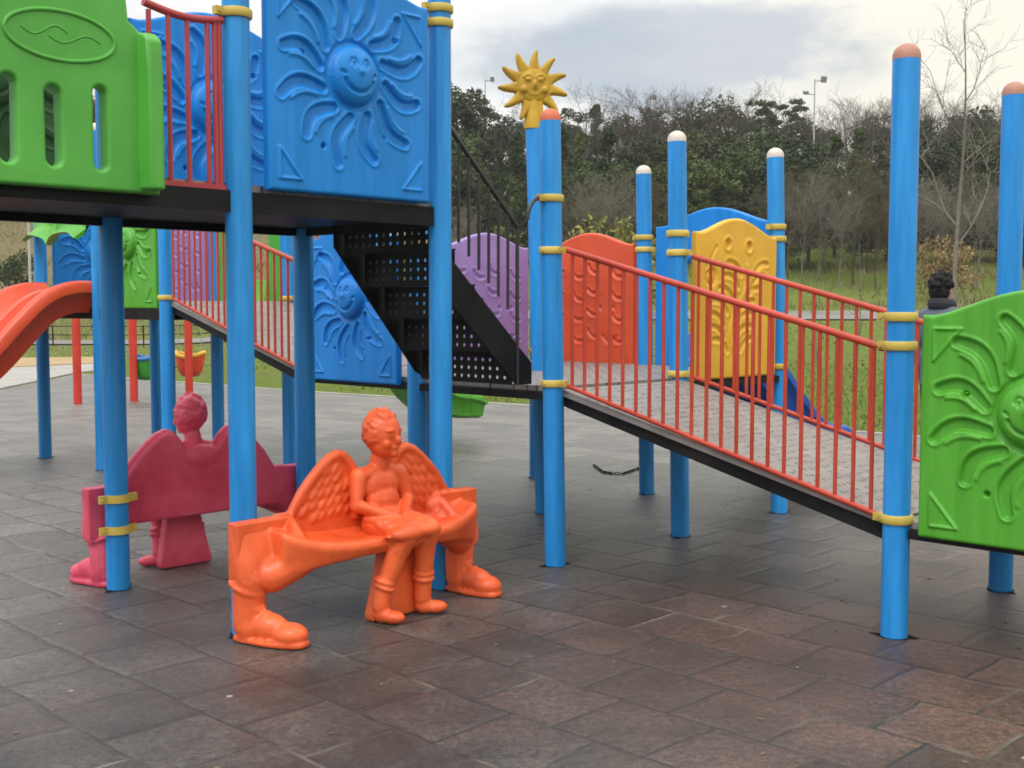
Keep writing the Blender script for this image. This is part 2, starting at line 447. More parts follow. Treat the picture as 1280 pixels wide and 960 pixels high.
class MB:
    def __init__(s):
        s.v, s.f = [], []

    def add(s, vs, fs):
        o = len(s.v)
        s.v += [tuple(v) for v in vs]
        s.f += [tuple(i + o for i in f) for f in fs]
        return s

    def box(s, c, size, m=None):
        c = Vector(c)
        x, y, z = (a / 2 for a in size)
        vs = [Vector(p) for p in ((-x, -y, -z), (x, -y, -z), (x, y, -z), (-x, y, -z), (-x, -y, z), (x, -y, z), (x, y, z), (-x, y, z))]
        if m is not None:
            vs = [m @ v for v in vs]
        return s.add([v + c for v in vs], [(0, 3, 2, 1), (4, 5, 6, 7), (0, 1, 5, 4), (1, 2, 6, 5), (2, 3, 7, 6), (3, 0, 4, 7)])

    def beam(s, a, b, w, h):
        a, b = Vector(a), Vector(b)
        d = (b - a)
        x = d.normalized()
        y = Vector((0, 0, 1)).cross(x)
        y = y.normalized() if y.length > 1e-5 else Vector((0, 1, 0))
        z = x.cross(y)
        m = Matrix((x, y, z)).transposed()
        return s.box((a + b) / 2, (d.length, w, h), m)

    def tube(s, pts, r, n=10, caps=True):
        pts = [Vector(p) for p in pts]
        k = len(pts)
        rs = r if isinstance(r, (list, tuple)) else [r] * k
        vs, fs = [], []
        prev = None
        for i, p in enumerate(pts):
            t = (pts[min(i + 1, k - 1)] - pts[max(i - 1, 0)]).normalized()
            if prev is None:
                up = Vector((0, 0, 1)) if abs(t.z) < 0.9 else Vector((1, 0, 0))
                u = t.cross(up).normalized()
            else:
                u = (prev - t * prev.dot(t)).normalized()
            prev = u
            w = t.cross(u)
            for a in range(n):
                an = 2 * PI * a / n
                vs.append(p + (u * math.cos(an) + w * math.sin(an)) * rs[i])
        for i in range(k - 1):
            for a in range(n):
                b = (a + 1) % n
                fs.append((i * n + a, i * n + b, (i + 1) * n + b, (i + 1) * n + a))
        if caps:
            fs.append(tuple(range(n - 1, -1, -1)))
            fs.append(tuple((k - 1) * n + a for a in range(n)))
        return s.add(vs, fs)

    def ell(s, c, rad, m=None, nu=14, nv=9):
        c = Vector(c)
        vs, fs = [], []
        for j in range(nv + 1):
            ph = PI * j / nv
            for i in range(nu):
                a = 2 * PI * i / nu
                v = Vector((math.sin(ph) * math.cos(a) * rad[0], math.sin(ph) * math.sin(a) * rad[1], -math.cos(ph) * rad[2]))
                if m is not None:
                    v = m @ v
                vs.append(v + c)
        for j in range(nv):
            for i in range(nu):
                k = (i + 1) % nu
                fs.append((j * nu + i, j * nu + k, (j + 1) * nu + k, (j + 1) * nu + i))
        return s.add(vs, fs)

    def limb(s, pts, rs, n=12):
        s.tube(pts, rs, n)
        for p, r in zip(pts, rs):
            s.ell(p, (r, r, r), nu=10, nv=6)
        return s

    def lathe(s, prof, n=24, c=(0, 0, 0), closed=False):
        c = Vector(c)
        vs, fs = [], []
        k = len(prof)
        for r, z in prof:
            for a in range(n):
                an = 2 * PI * a / n
                vs.append(c + Vector((r * math.cos(an), r * math.sin(an), z)))
        for i in range(k if closed else k - 1):
            j = (i + 1) % k
            for a in range(n):
                b = (a + 1) % n
                fs.append((i * n + a, i * n + b, j * n + b, j * n + a))
        return s.add(vs, fs)

    def loft(s, rings, caps=True):
        n = len(rings[0])
        vs = [v for r in rings for v in r]
        fs = []
        for i in range(len(rings) - 1):
            for a in range(n):
                b = (a + 1) % n
                fs.append((i * n + a, i * n + b, (i + 1) * n + b, (i + 1) * n + a))
        if caps:
            fs.append(tuple(range(n - 1, -1, -1)))
            fs.append(tuple((len(rings) - 1) * n + a for a in range(n)))
        return s.add(vs, fs)

    def mesh(s, name, smooth=True, angle=38):
        me = bpy.data.meshes.new(name)
        me.from_pydata(s.v, [], s.f)
        me.validate()
        bm = bmesh.new()
        bm.from_mesh(me)
        bmesh.ops.recalc_face_normals(bm, faces=bm.faces)
        bm.to_mesh(me)
        bm.free()
        if smooth:
            for p in me.polygons:
                p.use_smooth = True
            me.set_sharp_from_angle(angle=R(angle))
        return me


def wm(o):
    m = o.matrix_basis.copy()
    return wm(o.parent) @ o.matrix_parent_inverse @ m if o.parent else m


def link(name, data, mat=None, parent=None, M4=None):
    """Link an object; M4 is its place in the world whatever its parent."""
    o = bpy.data.objects.new(name, data)
    COL.objects.link(o)
    if M4 is not None:
        o.matrix_basis = M4
    if parent is not None:
        o.parent = parent
        o.matrix_parent_inverse = wm(parent).inverted()
    if mat is not None and data is not None:
        if len(data.materials) == 0:
            data.materials.append(mat)
        elif data.materials[0] is not mat:
            o.material_slots[0].link = 'OBJECT'
            o.material_slots[0].material = mat
    return o


def tag(o, label=None, cat=None, group=None, kind=None):
    for k, v in (('label', label), ('category', cat), ('group', group), ('kind', kind)):
        if v:
            o[k] = v
    return o


def empty(name, loc):
    o = bpy.data.objects.new(name, None)
    COL.objects.link(o)
    o.location = loc
    o.empty_display_size = 0.2
    return o


def bevel(o, w=0.006, seg=2, ang=40):
    b = o.modifiers.new('bevel', 'BEVEL')
    b.width = w
    b.segments = seg
    b.limit_method = 'ANGLE'
    b.angle_limit = R(ang)
    b.harden_normals = False
    return o


def frame(origin, xdir, ydir=None, z=(0, 0, 1)):
    x = Vector(xdir).normalized()
    z = Vector(z)
    y = z.cross(x) if ydir is None else Vector(ydir).normalized()
    m = Matrix((x, y, z)).transposed().to_4x4()
    m.translation = Vector(origin)
    return m


def T3(v):
    return Matrix.Translation(Vector(v))


def plate(name, outer, holes, thick, bev=0.0, res=2):
    """A flat plate with holes: outline in (x, z), thickness along y, centred on y = 0."""
    cu = bpy.data.curves.new(name, 'CURVE')
    cu.dimensions = '2D'
    cu.fill_mode = 'BOTH'
    for pts in [outer] + holes:
        sp = cu.splines.new('POLY')
        sp.points.add(len(pts) - 1)
        for p, q in zip(sp.points, pts):
            p.co = (q[0], q[1], 0, 1)
        sp.use_cyclic_u = True
    cu.extrude = max(1e-4, thick / 2 - bev)
    cu.bevel_depth = bev
    cu.bevel_resolution = res
    cu.offset = -bev
    o = bpy.data.objects.new(name, cu)
    COL.objects.link(o)
    me = bpy.data.meshes.new_from_object(o)
    bpy.data.objects.remove(o)
    bpy.data.curves.remove(cu)
    me.name = name
    me.transform(Matrix.Rotation(PI / 2, 4, 'X'))
    for p in me.polygons:
        p.use_smooth = True
    me.set_sharp_from_angle(angle=R(35))
    me.materials.clear()
    return me


def circle(cx, cz, r, n=12):
    return [(cx + r * math.cos(2 * PI * i / n), cz + r * math.sin(2 * PI * i / n)) for i in range(n)]


def slot(cx, z0, z1, r, n=8, lean=0.0):
    pts = []
    for i in range(n + 1):
        a = PI * i / n
        pts.append((cx + lean + r * math.cos(a), z1 - r + r * math.sin(a)))
    for i in range(n + 1):
        a = PI + PI * i / n
        pts.append((cx + r * math.cos(a), z0 + r + r * math.sin(a)))
    return pts


def remesh(o, voxel=0.009, smooth=3):
    r = o.modifiers.new('fuse', 'REMESH')
    r.mode = 'VOXEL'
    r.voxel_size = voxel
    r.use_smooth_shade = True
    if smooth:
        s = o.modifiers.new('soft', 'SMOOTH')
        s.factor = 0.5
        s.iterations = smooth
    return o


# ------------------------------------------------------------------ relief panels (moulded plastic)
PW = 0.905


def arch_top(u, W, H0=0.915, rise=0.10):
    t = np.clip(np.abs(u / W - 0.5) / 0.5, 0, 1)
    return H0 + rise * (0.5 + 0.5 * np.cos(np.clip(t / 0.90, 0, 1) * PI)) ** 0.72


def poly_dist(U, W_, pts):
    d = np.full(U.shape, 9.0)
    for (x0, y0), (x1, y1) in zip(pts, pts[1:]):
        dx, dy = x1 - x0, y1 - y0
        L2 = dx * dx + dy * dy + 1e-12
        t = np.clip(((U - x0) * dx + (W_ - y0) * dy) / L2, 0, 1)
        d = np.minimum(d, np.hypot(U - x0 - t * dx, W_ - y0 - t * dy))
    return d


def sstep(a, b, x):
    t = np.clip((x - a) / (b - a), 0, 1)
    return t * t * (3 - 2 * t)


def ridge(U, W_, pts, w, h):
    return h * np.exp(-(poly_dist(U, W_, pts) / w) ** 2)


def pocket(U, W_, pts, hw, depth, lip=0.006):
    d = poly_dist(U, W_, pts)
    p = -depth * (1 - sstep(hw - 0.010, hw + 0.004, d))
    return p + lip * np.exp(-((d - hw - 0.012) / 0.009) ** 2)


def sun_relief(U, W_):
    cx, cz = PW / 2, 0.535
    r = np.hypot(U - cx, W_ - cz)
    h = np.zeros_like(U)
    for k in range(12):
        a0 = 2 * PI * k / 12 + 0.10
        ln = 0.405 if k % 2 else 0.380
        d = np.full(U.shape, 9.0)
        pts2 = []
        prev = None
        for q in range(21):
            t = q / 20
            rr = 0.185 + (ln - 0.185) * t
            a = a0 + 0.10 * t
            off = 0.052 * math.sin(PI * 0.96 * t)
            p = (cx + rr * math.cos(a) - off * math.sin(a), cz + rr * math.sin(a) + off * math.cos(a))
            hw = 0.014 + 0.012 * math.sin(PI * (0.12 + 0.70 * t))
            if prev is not None:
                d = np.minimum(d, poly_dist(U, W_, [prev, p]) - hw)
            prev = p
            if 0.16 < t < 0.84:
                o2 = off - 0.050
                pts2.append((cx + rr * math.cos(a) - o2 * math.sin(a), cz + rr * math.sin(a) + o2 * math.cos(a)))
        h += -0.016 * (1 - sstep(-0.008, 0.003, d)) + 0.0045 * np.exp(-((d - 0.009) / 0.0065) ** 2)
        h += ridge(U, W_, pts2, 0.0085, 0.0085)
    dome = np.where(r < 0.13, 0.062 * np.sqrt(np.clip(1 - (r / 0.132) ** 2, 0, 1)), 0)
    h = np.where(r < 0.155, 0, h) + dome
    h -= 0.010 * np.exp(-((r - 0.145) / 0.012) ** 2)
    smile = [(cx + 0.078 * math.cos(a), cz - 0.010 + 0.066 * math.sin(a)) for a in np.linspace(PI * 1.08, PI * 1.92, 12)]
    h -= ridge(U, W_, smile, 0.008, 0.016)
    for sx in (-1, 1):
        h -= ridge(U, W_, [(cx + sx * 0.078, cz - 0.004), (cx + sx * 0.092, cz + 0.006)], 0.007, 0.012)
        eye = [(cx + sx * 0.035 + 0.017 * math.cos(a), cz + 0.040 + 0.026 * math.sin(a)) for a in np.linspace(0.15, PI - 0.15, 8)]
        h -= ridge(U, W_, eye, 0.006, 0.009)
        h -= ridge(U, W_, [(cx + sx * 0.034, cz + 0.034), (cx + sx * 0.034, cz + 0.046)], 0.007, 0.010)
    h += 0.010 * np.exp(-(np.hypot(U - cx, W_ - cz - 0.012) / 0.014) ** 2)
    for sx in (-1, 1):
        x0 = cx + sx * (PW / 2 - 0.055)
        x1 = cx + sx * (PW / 2 - 0.165)
        h += ridge(U, W_, [(x0, 0.055), (x1, 0.055), (x0, 0.185), (x0, 0.055)], 0.0065, 0.009)
        h += ridge(U, W_, [(x0, 0.86), (x1, 0.86), (x0, 0.73), (x0, 0.86)], 0.0065, 0.009)
    for bx, bz in ((0.20, 0.73), (0.72, 0.60), (0.27, 0.28), (0.62, 0.21)):
        h -= 0.028 * np.exp(-(np.hypot(U - bx, W_ - bz) / 0.011) ** 4)
    return h


def stroke(cx, cz, L, a, bend, n=9):
    pts = []
    for q in range(n):
        t = q / (n - 1) - 0.5
        x, y = t * L, bend * (0.25 - t * t) * 4
        pts.append((cx + x * math.cos(a) - y * math.sin(a), cz + x * math.sin(a) + y * math.cos(a)))
    return pts


def crescent_relief(U, W_):
    h = np.zeros_like(U)
    rr = random.Random(3)
    for cx, col in ((0.16, 0), (0.40, 1), (0.56, 2), (0.76, 3)):
        for k in range(4):
            cz = 0.20 + 0.165 * k + 0.04 * (col % 2)
            a = 0.45 + rr.uniform(-0.25, 0.25)
            h += pocket(U, W_, stroke(cx, cz, 0.11, a, -0.022), 0.014, 0.010, 0.0035)
    for cx, cz in ((0.33, 0.44), (0.20, 0.44)):
        h -= 0.016 * np.exp(-(np.hypot(U - cx, W_ - cz) / 0.016) ** 4)
    h -= ridge(U, W_, [(0.17 + 0.13 * t, 0.22 - 0.05 * math.sin(PI * t)) for t in np.linspace(0, 1, 9)], 0.014, 0.013)
    return h


def branch_relief(U, W_):
    h = np.zeros_like(U)
    stem = [(0.45 + 0.10 * math.sin(t * 5.2), 0.10 + 0.62 * t) for t in np.linspace(0, 1, 16)]
    h += ridge(U, W_, stem, 0.012, 0.008)
    for k in range(7):
        t = 0.10 + 0.13 * k
        x, z = 0.45 + 0.10 * math.sin(t * 5.2), 0.10 + 0.62 * t
        for sx in (-1, 1):
            a = (0.45 if sx > 0 else PI - 0.45)
            h += pocket(U, W_, stroke(x + sx * 0.15, z + 0.05, 0.17, a, sx * 0.028), 0.016, 0.008, 0.003)
    for cx, cz in ((0.34, 0.84), (0.58, 0.85)):
        d = np.hypot(U - cx, W_ - cz)
        h -= 0.017 * (1 - sstep(0.022, 0.036, d))
        h += 0.006 * np.exp(-((d - 0.042) / 0.010) ** 2)
    sw = [(0.76 + 0.055 * (1 - t * 0.3) * math.cos(t * 5 + 2.2), 0.64 + 0.055 * (1 - t * 0.3) * math.sin(t * 5 + 2.2)) for t in np.linspace(0, 1, 14)]
    h -= ridge(U, W_, sw, 0.013, 0.014)
    h -= ridge(U, W_, [(0.70, 0.83), (0.80, 0.70)], 0.009, 0.012)
    return h


def relief_mesh(name, fn, nu=128, nw=140, thick=0.052, W=PW, H0=0.915, rise=0.10):
    us = np.linspace(0, W, nu)
    ts = np.linspace(0, 1, nw)
    U, Tt = np.meshgrid(us, ts, indexing='ij')
    Ht = arch_top(U, W, H0, rise)
    Wv = Tt * Ht
    edge = np.minimum(np.minimum(U, W - U), np.minimum(Wv, Ht - Wv))
    rnd = 0.016 * (1 - np.sqrt(np.clip(1 - (1 - np.clip(edge / 0.016, 0, 1)) ** 2, 0, 1)))
    h = fn(U, Wv) * sstep(0.012, 0.04, edge)
    yf = thick / 2 + h - rnd
    f = np.stack([U, yf, Wv], -1).reshape(-1, 3)
    b = np.stack([U, -yf, Wv], -1).reshape(-1, 3)
    vs = np.concatenate([f, b]).tolist()
    n = nu * nw
    idx = np.arange(n).reshape(nu, nw)
    fs = []
    q = np.stack([idx[:-1, :-1], idx[:-1, 1:], idx[1:, 1:], idx[1:, :-1]], -1).reshape(-1, 4)
    fs += [tuple(r) for r in q.tolist()]
    fs += [tuple(r) for r in (q[:, ::-1] + n).tolist()]
    ring = list(idx[:, 0]) + list(idx[-1, 1:]) + list(idx[::-1, -1][1:]) + list(idx[0, ::-1][1:-1])
    for a, c in zip(ring, ring[1:] + ring[:1]):
        fs.append((int(a), int(c), int(c) + n, int(a) + n))
    me = bpy.data.meshes.new(name)
    me.from_pydata(vs, [], fs)
    bm = bmesh.new()
    bm.from_mesh(me)
    bmesh.ops.recalc_face_normals(bm, faces=bm.faces)
    bm.to_mesh(me)
    bm.free()
    for p in me.polygons:
        p.use_smooth = True
    return me


ME_SUN = relief_mesh('sun_panel', sun_relief, 210, 230)
ME_CRES = relief_mesh('crescent_panel', crescent_relief)
ME_BRANCH = relief_mesh('branch_panel', branch_relief)

# ------------------------------------------------------------------ the play structure
PLAY = empty('play_structure', G(0, 0.5))
tag(PLAY, 'large multi-deck play structure of blue posts, coloured moulded panels, red railings, ramps and black stairs', 'play structure')


def part(name, data, mat, M4=None, parent=None, label=None):
    o = link(name, data, mat, parent or PLAY, M4 if M4 is not None else Matrix.Identity(4))
    if label:
        o['label'] = label
    return o


PR = 0.0565
ME_CAP = MB().lathe([(PR + 0.0005, -0.014), (PR + 0.0005, 0.0)] + [(PR * math.cos(a), PR * 0.92 * math.sin(a)) for a in np.linspace(0.08, PI / 2 - 0.02, 9)] + [(0.0005, PR * 0.92)], 28).mesh('cap', angle=60)


def clamp_mesh(ears=1):
    mb = MB()
    ro, ri, h = PR + 0.012, PR - 0.004, 0.019
    mb.lathe([(ri, -h), (ro - 0.004, -h), (ro, -h + 0.005), (ro, h - 0.005), (ro - 0.004, h), (ri, h)], 28, closed=True)
    for e in ((1,) if ears == 1 else (1, -1)):
        mb.box((e * (ro + 0.012), 0, 0), (0.040, 0.030, 0.034))
        mb.tube([(e * (ro + 0.014), -0.021, 0), (e * (ro + 0.014), 0.021, 0)], 0.009, 8)
    mb.tube([(0, -(ro + 0.006), 0), (0, -(ro - 0.01), 0)], 0.008, 8)
    return mb.mesh('clamp', angle=50)


ME_CL1, ME_CL2 = clamp_mesh(1), clamp_mesh(2)
POST = {}


def lean_at(k, z):
    l = POSTS[k][3] if len(POSTS[k]) > 3 else 0
    return Vector((-math.tan(R(l)) * z, 0, 0))


# name: top, cap material, [(clamp z, ear direction)], lean in degrees
POSTS = dict(
    A=(2.43, 'pink_cap', [(1.359, 'E2'), (1.238, 'E2'), (0.507, 'E2')], 0.0),
    B=(2.43, 'pink_cap', [(1.359, 'E2'), (1.238, 'E2'), (0.507, 'E2')], 0.0),
    A2=(2.43, 'pink_cap', [(1.359, 'E2'), (0.507, 'E2')]), B2=(2.43, 'pink_cap', [(1.359, 'E2'), (0.507, 'E2')]),
    C=(2.395, 'orange_cap', [(1.975, '-E1'), (1.70, '-E2'), (0.991, '-E2')], 0.8),
    D=(2.40, 'white_cap', [(1.84, 'E1'), (1.725, '-E2'), (0.996, '-E2')], 1.0),
    F=(2.41, 'white_cap', [(1.934, '-E1'), (1.854, '-E1'), (1.0, '-E1')], 1.5),
    E=(2.39, 'white_cap', [(1.911, 'E2'), (1.823, '-E2')], 1.0),
    R=(2.395, 'white_cap', [(1.80, 'E2')]), G=(2.60, None, [], 1.55), T=(2.395, 'white_cap', [(1.72, 'E2'), (1.0, 'E2')]),
    T2=(2.395, 'white_cap', [(1.80, 'E1'), (1.0, 'E2')]), G2=(1.99, 'white_cap', [(1.80, '-E1'), (1.05, '-E1')]),
    H=(3.45, 'pink_cap', [(2.834, '-E1'), (2.765, '-E1')]), P=(3.45, 'pink_cap', [(2.80, '-E1')]),
    I=(3.45, 'pink_cap', [(2.612, '-E1'), (2.80, 'E1')]), J=(3.45, 'pink_cap', [(2.80, 'E1')]),
    I2=(3.45, 'pink_cap', [(2.6, 'E1')]), J2=(3.45, 'pink_cap', [(2.6, 'E1')]),
    M=(2.9, 'white_cap', [(1.473, '-E2'), (2.22, '-E2')]), O=(2.9, 'white_cap', [(1.473, '-E2'), (2.22, '-E2')]),
    K=(2.9, 'white_cap', [(2.184, 'E2')]), N=(2.9, 'white_cap', [(2.2, 'E2')]),
    L=(2.9, 'white_cap', [(2.365, '-E2'), (2.28, '-E2')]), N2=(2.9, 'white_cap', [(2.3, '-E1')]))
DIRS = {'E1': E1, '-E1': -E1, 'E2': E2, '-E2': -E2}
for k, spec in POSTS.items():
    top, capm, cl = spec[0], spec[1], spec[2]
    ln = spec[3] if len(spec) > 3 else 0
    mb = MB().tube([(0, 0, -0.15), (0, 0, top * 0.33), (0, 0, top * 0.66), (0, 0, top)], PR, 32)
    lm = T3(PT[k]) @ Matrix.Rotation(R(-ln), 4, 'Y')
    o = part('post', mb.mesh('post', angle=50), M['blue'], lm)
    POST[k] = o
    if capm:
        part('cap', ME_CAP, M[capm], lm @ T3((0, 0, top)), o)
    for z, d in cl:
        part('clamp', ME_CL1, M['clamp'], T3(PT[k] + lean_at(k, z) + Vector((0, 0, z))) @ frame((0, 0, 0), DIRS[d]), o)

# the rubber is cut round every post: a dark ragged gap with torn slits
rp = random.Random(19)
for k in POSTS:
    mb = MB()
    n = 26
    inn = [Vector(((PR - 0.004) * math.cos(2 * PI * q / n), (PR - 0.004) * math.sin(2 * PI * q / n), 0.004)) for q in range(n)]
    ex = [PR + rp.uniform(0.003, 0.011) for q in range(n)]
    a0 = rp.randrange(n)
    for da, v in ((0, 0.050), (1, 0.020), (n // 2, 0.044), (n // 2 + 1, 0.014)):
        ex[(a0 + da) % n] += v * rp.uniform(0.5, 1.1)
    out = [Vector((ex[q] * math.cos(2 * PI * q / n), ex[q] * math.sin(2 * PI * q / n), 0.004)) for q in range(n)]
    mb.add(inn + out, [(q, n + q, n + (q + 1) % n, (q + 1) % n) for q in range(n)])
    part('base_gap', mb.mesh('base_gap', smooth=False), M['gap'], T3(PT[k]), POST[k])

# bench clamps on the rear of post J (two ears) and on I, H
for k, zs in (('J', (0.457, 0.301)),):
    for z in zs:
        mb = MB()
        a = np.linspace(-1.35, 1.35, 13)
        outer = [((PR + 0.014) * math.sin(t), -(PR + 0.014) * math.cos(t)) for t in a]
        inner = [((PR - 0.002) * math.sin(t), -(PR - 0.002) * math.cos(t)) for t in a]
        outer = [(-0.098, -0.004), (-0.098, -0.026), (-0.072, -0.030)] + outer[1:-1] + [(0.072, -0.030), (0.098, -0.026), (0.098, -0.004)]
        inner = inner[::-1]
        ring = [Vector((x, y, -0.019)) for x, y in outer + inner]
        mb.loft([ring, [v + Vector((0, 0, 0.038)) for v in ring]])
        for sx in (-1, 1):
            mb.tube([(sx * 0.085, -0.036, 0), (sx * 0.085, -0.02, 0)], 0.008, 8)
        face = E2 if k in 'IH' else -E2       # the strap wraps the side away from the bench seat
        part('clamp', mb.mesh('clamp', angle=35), M['clamp'], frame(PT[k] + Vector((0, 0, z)), face.cross(Vector((0, 0, 1))), -face), POST[k])


# ---- panels
def panel(mesh, mat, p0, p1, z0, out=0.0, label=None, name='panel', parent=None):
    a, b = PT[p0], PT[p1]
    x = (b - a).normalized()
    off = ((b - a).length - PW) / 2
    y = Vector((0, 0, 1)).cross(x)
    return part(name, mesh, M[mat], frame(a + x * off + y * out + Vector((0, 0, z0)), x), parent, label)


panel(ME_SUN, 'blue_panel', 'H', 'I', 1.895, 0.03, 'upright blue panel with a smiling sun in relief')
panel(ME_SUN, 'blue_panel', 'P', 'J', 1.895, 0, 'blue sun panel on the far side of the tall deck')
panel(ME_SUN, 'shaded_green', 'J', 'J2', 1.895, 0, 'green panel behind the slots of the bay, with shade in its colour')
panel(ME_SUN, 'green', 'A2', 'A', 0.452, 0.03, 'bright green panel with a smiling sun in relief')
panel(ME_SUN, 'blue_panel', 'R', 'T', 0.922, 0.035, 'blue sun panel below the black stairs')
panel(ME_BRANCH, 'yellow', 'F', 'D', 0.945, 0, 'yellow arched panel with leaf relief')
panel(ME_CRES, 'red_orange', 'E', 'G2', 0.955, 0, 'orange-red arched panel with crescent relief')
panel(ME_CRES, 'purple', 'G2', 'T2', 0.955, 0, 'purple arched panel behind the stair railing')
panel(ME_SUN, 'green', 'M', 'K', 1.385, 0, 'green panel of the far deck')
panel(ME_SUN, 'blue_panel', 'N2', 'L', 1.39, 0, 'blue panel of the far deck')
panel(ME_CRES, 'purple', 'N', 'N2', 1.39, 0, 'purple panel of the far deck')


def arch_outline(W, H0, rise, n=24):
    pts = [(0, 0), (W, 0)]
    for q in range(n + 1):
        u = W * (1 - q / n)
        pts.append((u, float(arch_top(np.array(u), W, H0, rise))))
    return pts


# slide entries: arched frames with an opening
W_ = 1.0
ME_ARCH = plate('slide_entry', arch_outline(W_, 1.02, 0.115), [[(0.2, 0.06), (0.8, 0.06), (0.8, 0.62)] + [(0.5 + 0.3 * math.cos(a), 0.62 + 0.2 * math.sin(a)) for a in np.linspace(0.2, PI - 0.2, 10)] + [(0.2, 0.62)]], 0.06, 0.014)
x = (PT['E'] - PT['F']).normalized()
part('slide_entry', ME_ARCH, M['blue_panel'], frame(PT['F'] + x * 0.068 + Vector((0, 0, 0.965)) + E1 * 0.02, x), label='blue arched slide entry')
x = (PT['N'] - PT['O']).normalized()
part('slide_entry', ME_ARCH, M['bay_green'], frame(PT['O'] + x * 0.068 + Vector((0, 0, 1.39)) + E1 * 0.02, x), label='green arched slide entry of the far deck')

# green window bay of the tall deck (in front of post J's bay), with three slots and an oval badge
x = -E1
bay_out = [(0, 0), (0.675, 0), (0.690, 0.55)]
bay_out += [(0.655, 0.655), (0.60, 0.675), (0.52, 0.93), (0.17, 0.93), (0.125, 0.715)]
bay_out += [(0.118, 0.645), (0.075, 0.612), (0.0, 0.600)]
bay_holes = [slot(0.640 - 0.055, 0.075, 0.385, 0.030, lean=-0.004), slot(0.420, 0.075, 0.365, 0.029), slot(0.240, 0.075, 0.385, 0.026)]
ORB = PT['I'] + x * 0.405 + Vector((0, 0, 1.835)) - E2 * 0.055
BAY = part('window_bay', plate('window_bay', bay_out, bay_holes, 0.075, 0.014, 3), M['bay_green'], frame(ORB, x), label='green bay panel with three slots and an oval badge')
mb = MB()
ec = (0.385, 0.545)
mb.tube([(ec[0] + 0.205 * math.cos(a), 0.037, ec[1] + 0.088 * math.sin(a)) for a in np.linspace(0, 2 * PI, 49)], 0.0085, 8, caps=False)
part('oval_badge', mb.mesh('oval_badge', angle=60), M['bay_green'], frame(ORB, x), BAY)
mb = MB()
for x0, x1, amp, dz in ((0.235, 0.43, 0.018, -0.006), (0.36, 0.53, 0.020, 0.012)):
    mb.tube([(x0 + (x1 - x0) * t, 0.036, ec[1] + dz + amp * math.sin(t * 2 * PI)) for t in np.linspace(0, 1, 18)], 0.0042, 6)
part('badge_wave', mb.mesh('badge_wave', angle=60), M['bay_green'], frame(ORB, x), BAY)
# upright ribs along the bay's inner edge
mb = MB()
mb.loft([[Vector(p) for p in ((0.004, 0.026, z), (0.092, 0.026, z), (0.076, 0.105 * s, z), (0.016, 0.105 * s, z))] for z, s in ((0.012, 1), (0.45, 1), (0.575, 0.92), (0.605, 0.55))])
o = part('side_rib', mb.mesh('side_rib', angle=30), M['bay_green'], frame(ORB, x), BAY)
bevel(o, 0.012, 3)

# scalloped green awning over the orange slide entry of the far deck (edge K-L)
x = E2
L0 = (PT['L'] - PT['K']).length
hood_rings = []
for q in range(33):
    t = q / 32
    sc = abs(math.sin(t * 1.75 * PI + 0.25)) ** 0.65
    zb = 1.935 + 0.105 * sc
    drop = 0.09 + 0.015 * math.cos(t * 5 * PI)
    xx = 0.02 + (L0 - 0.04) * t
    hood_rings.append([Vector((xx, 0.03, 2.38)), Vector((xx, 0.06, 2.40)), Vector((xx, 0.065, zb + 0.10)), Vector((xx, drop + 0.04, zb + 0.045)), Vector((xx, drop + 0.10, zb)), Vector((xx, drop + 0.07, zb - 0.012)), Vector((xx, drop, zb + 0.03)), Vector((xx, 0.03, 2.335))])
HOOD = part('awning', MB().loft(hood_rings).mesh('awning', angle=45), M['green'], frame(PT['K'], x), label='scalloped green awning above the orange slide')
o = part('awning_slot', plate('awning_slot', [(0.30, 0.0), (0.33, -0.025), (0.78, -0.005), (0.80, 0.02), (0.76, 0.035)], [], 0.012, 0.003), M['blue_panel'], frame(PT['K'] + Vector((0, 0, 2.285)), x) @ T3((0.0, 0.066, 0)), HOOD)


# ---- decks
def deck(name, c0, c1, ztop, label, rim=0.090):
    """Platform spanning grid corner c0 to c1 (in cell coordinates) with a black steel rim."""
    (i0, j0), (i1, j1) = c0, c1
    mb = MB()
    a, b, c, d = G(i0, j0), G(i1, j0), G(i1, j1), G(i0, j1)
    ctr = (a + b + c + d) / 4
    m3 = Matrix((E1, E2, Vector((0, 0, 1)))).transposed()
    sx, sy = (i1 - i0) * CELL, (j1 - j0) * CELL
    mb.box(ctr + Vector((0, 0, ztop - 0.015)), (sx - 0.02, sy - 0.02, 0.030), m3)
    o = part(name, mb.mesh(name, smooth=False), M['plate'], label=label)
    for (p, q) in ((a, b), (b, c), (c, d), (d, a)):
        dd = (q - p).normalized()
        mb = MB().beam(p + dd * 0.062 + Vector((0, 0, ztop - 0.033 - rim / 2)), q - dd * 0.062 + Vector((0, 0, ztop - 0.033 - rim / 2)), 0.045, rim)
        e = part('rim_beam', mb.mesh('rim_beam', smooth=False), M['black'], parent=o)
    mb = MB().box(ctr + Vector((0, 0, ztop - 0.034 - rim * 0.3)), (sx - 0.09, sy - 0.09, rim * 0.55), m3)
    part('under_plate', mb.mesh('under_plate', smooth=False), M['black'], parent=o)
    return o


deck('tall_deck', (-RQ - 2, RP0), (-RQ, RP0 + 1), 1.915, 'highest deck with black steel rim')
deck('main_deck', (0, 0), (2, 2), 0.972, 'waist-high middle deck', 0.042)
deck('low_deck', (0, -RR - 1), (1, -RR), 0.500, 'lowest deck at the foot of the near ramp', 0.036)
deck('far_deck', (RS2, 2 + RR2), (RS2 + 1, 4 + RR2), 1.420, 'deck behind the tall tower')


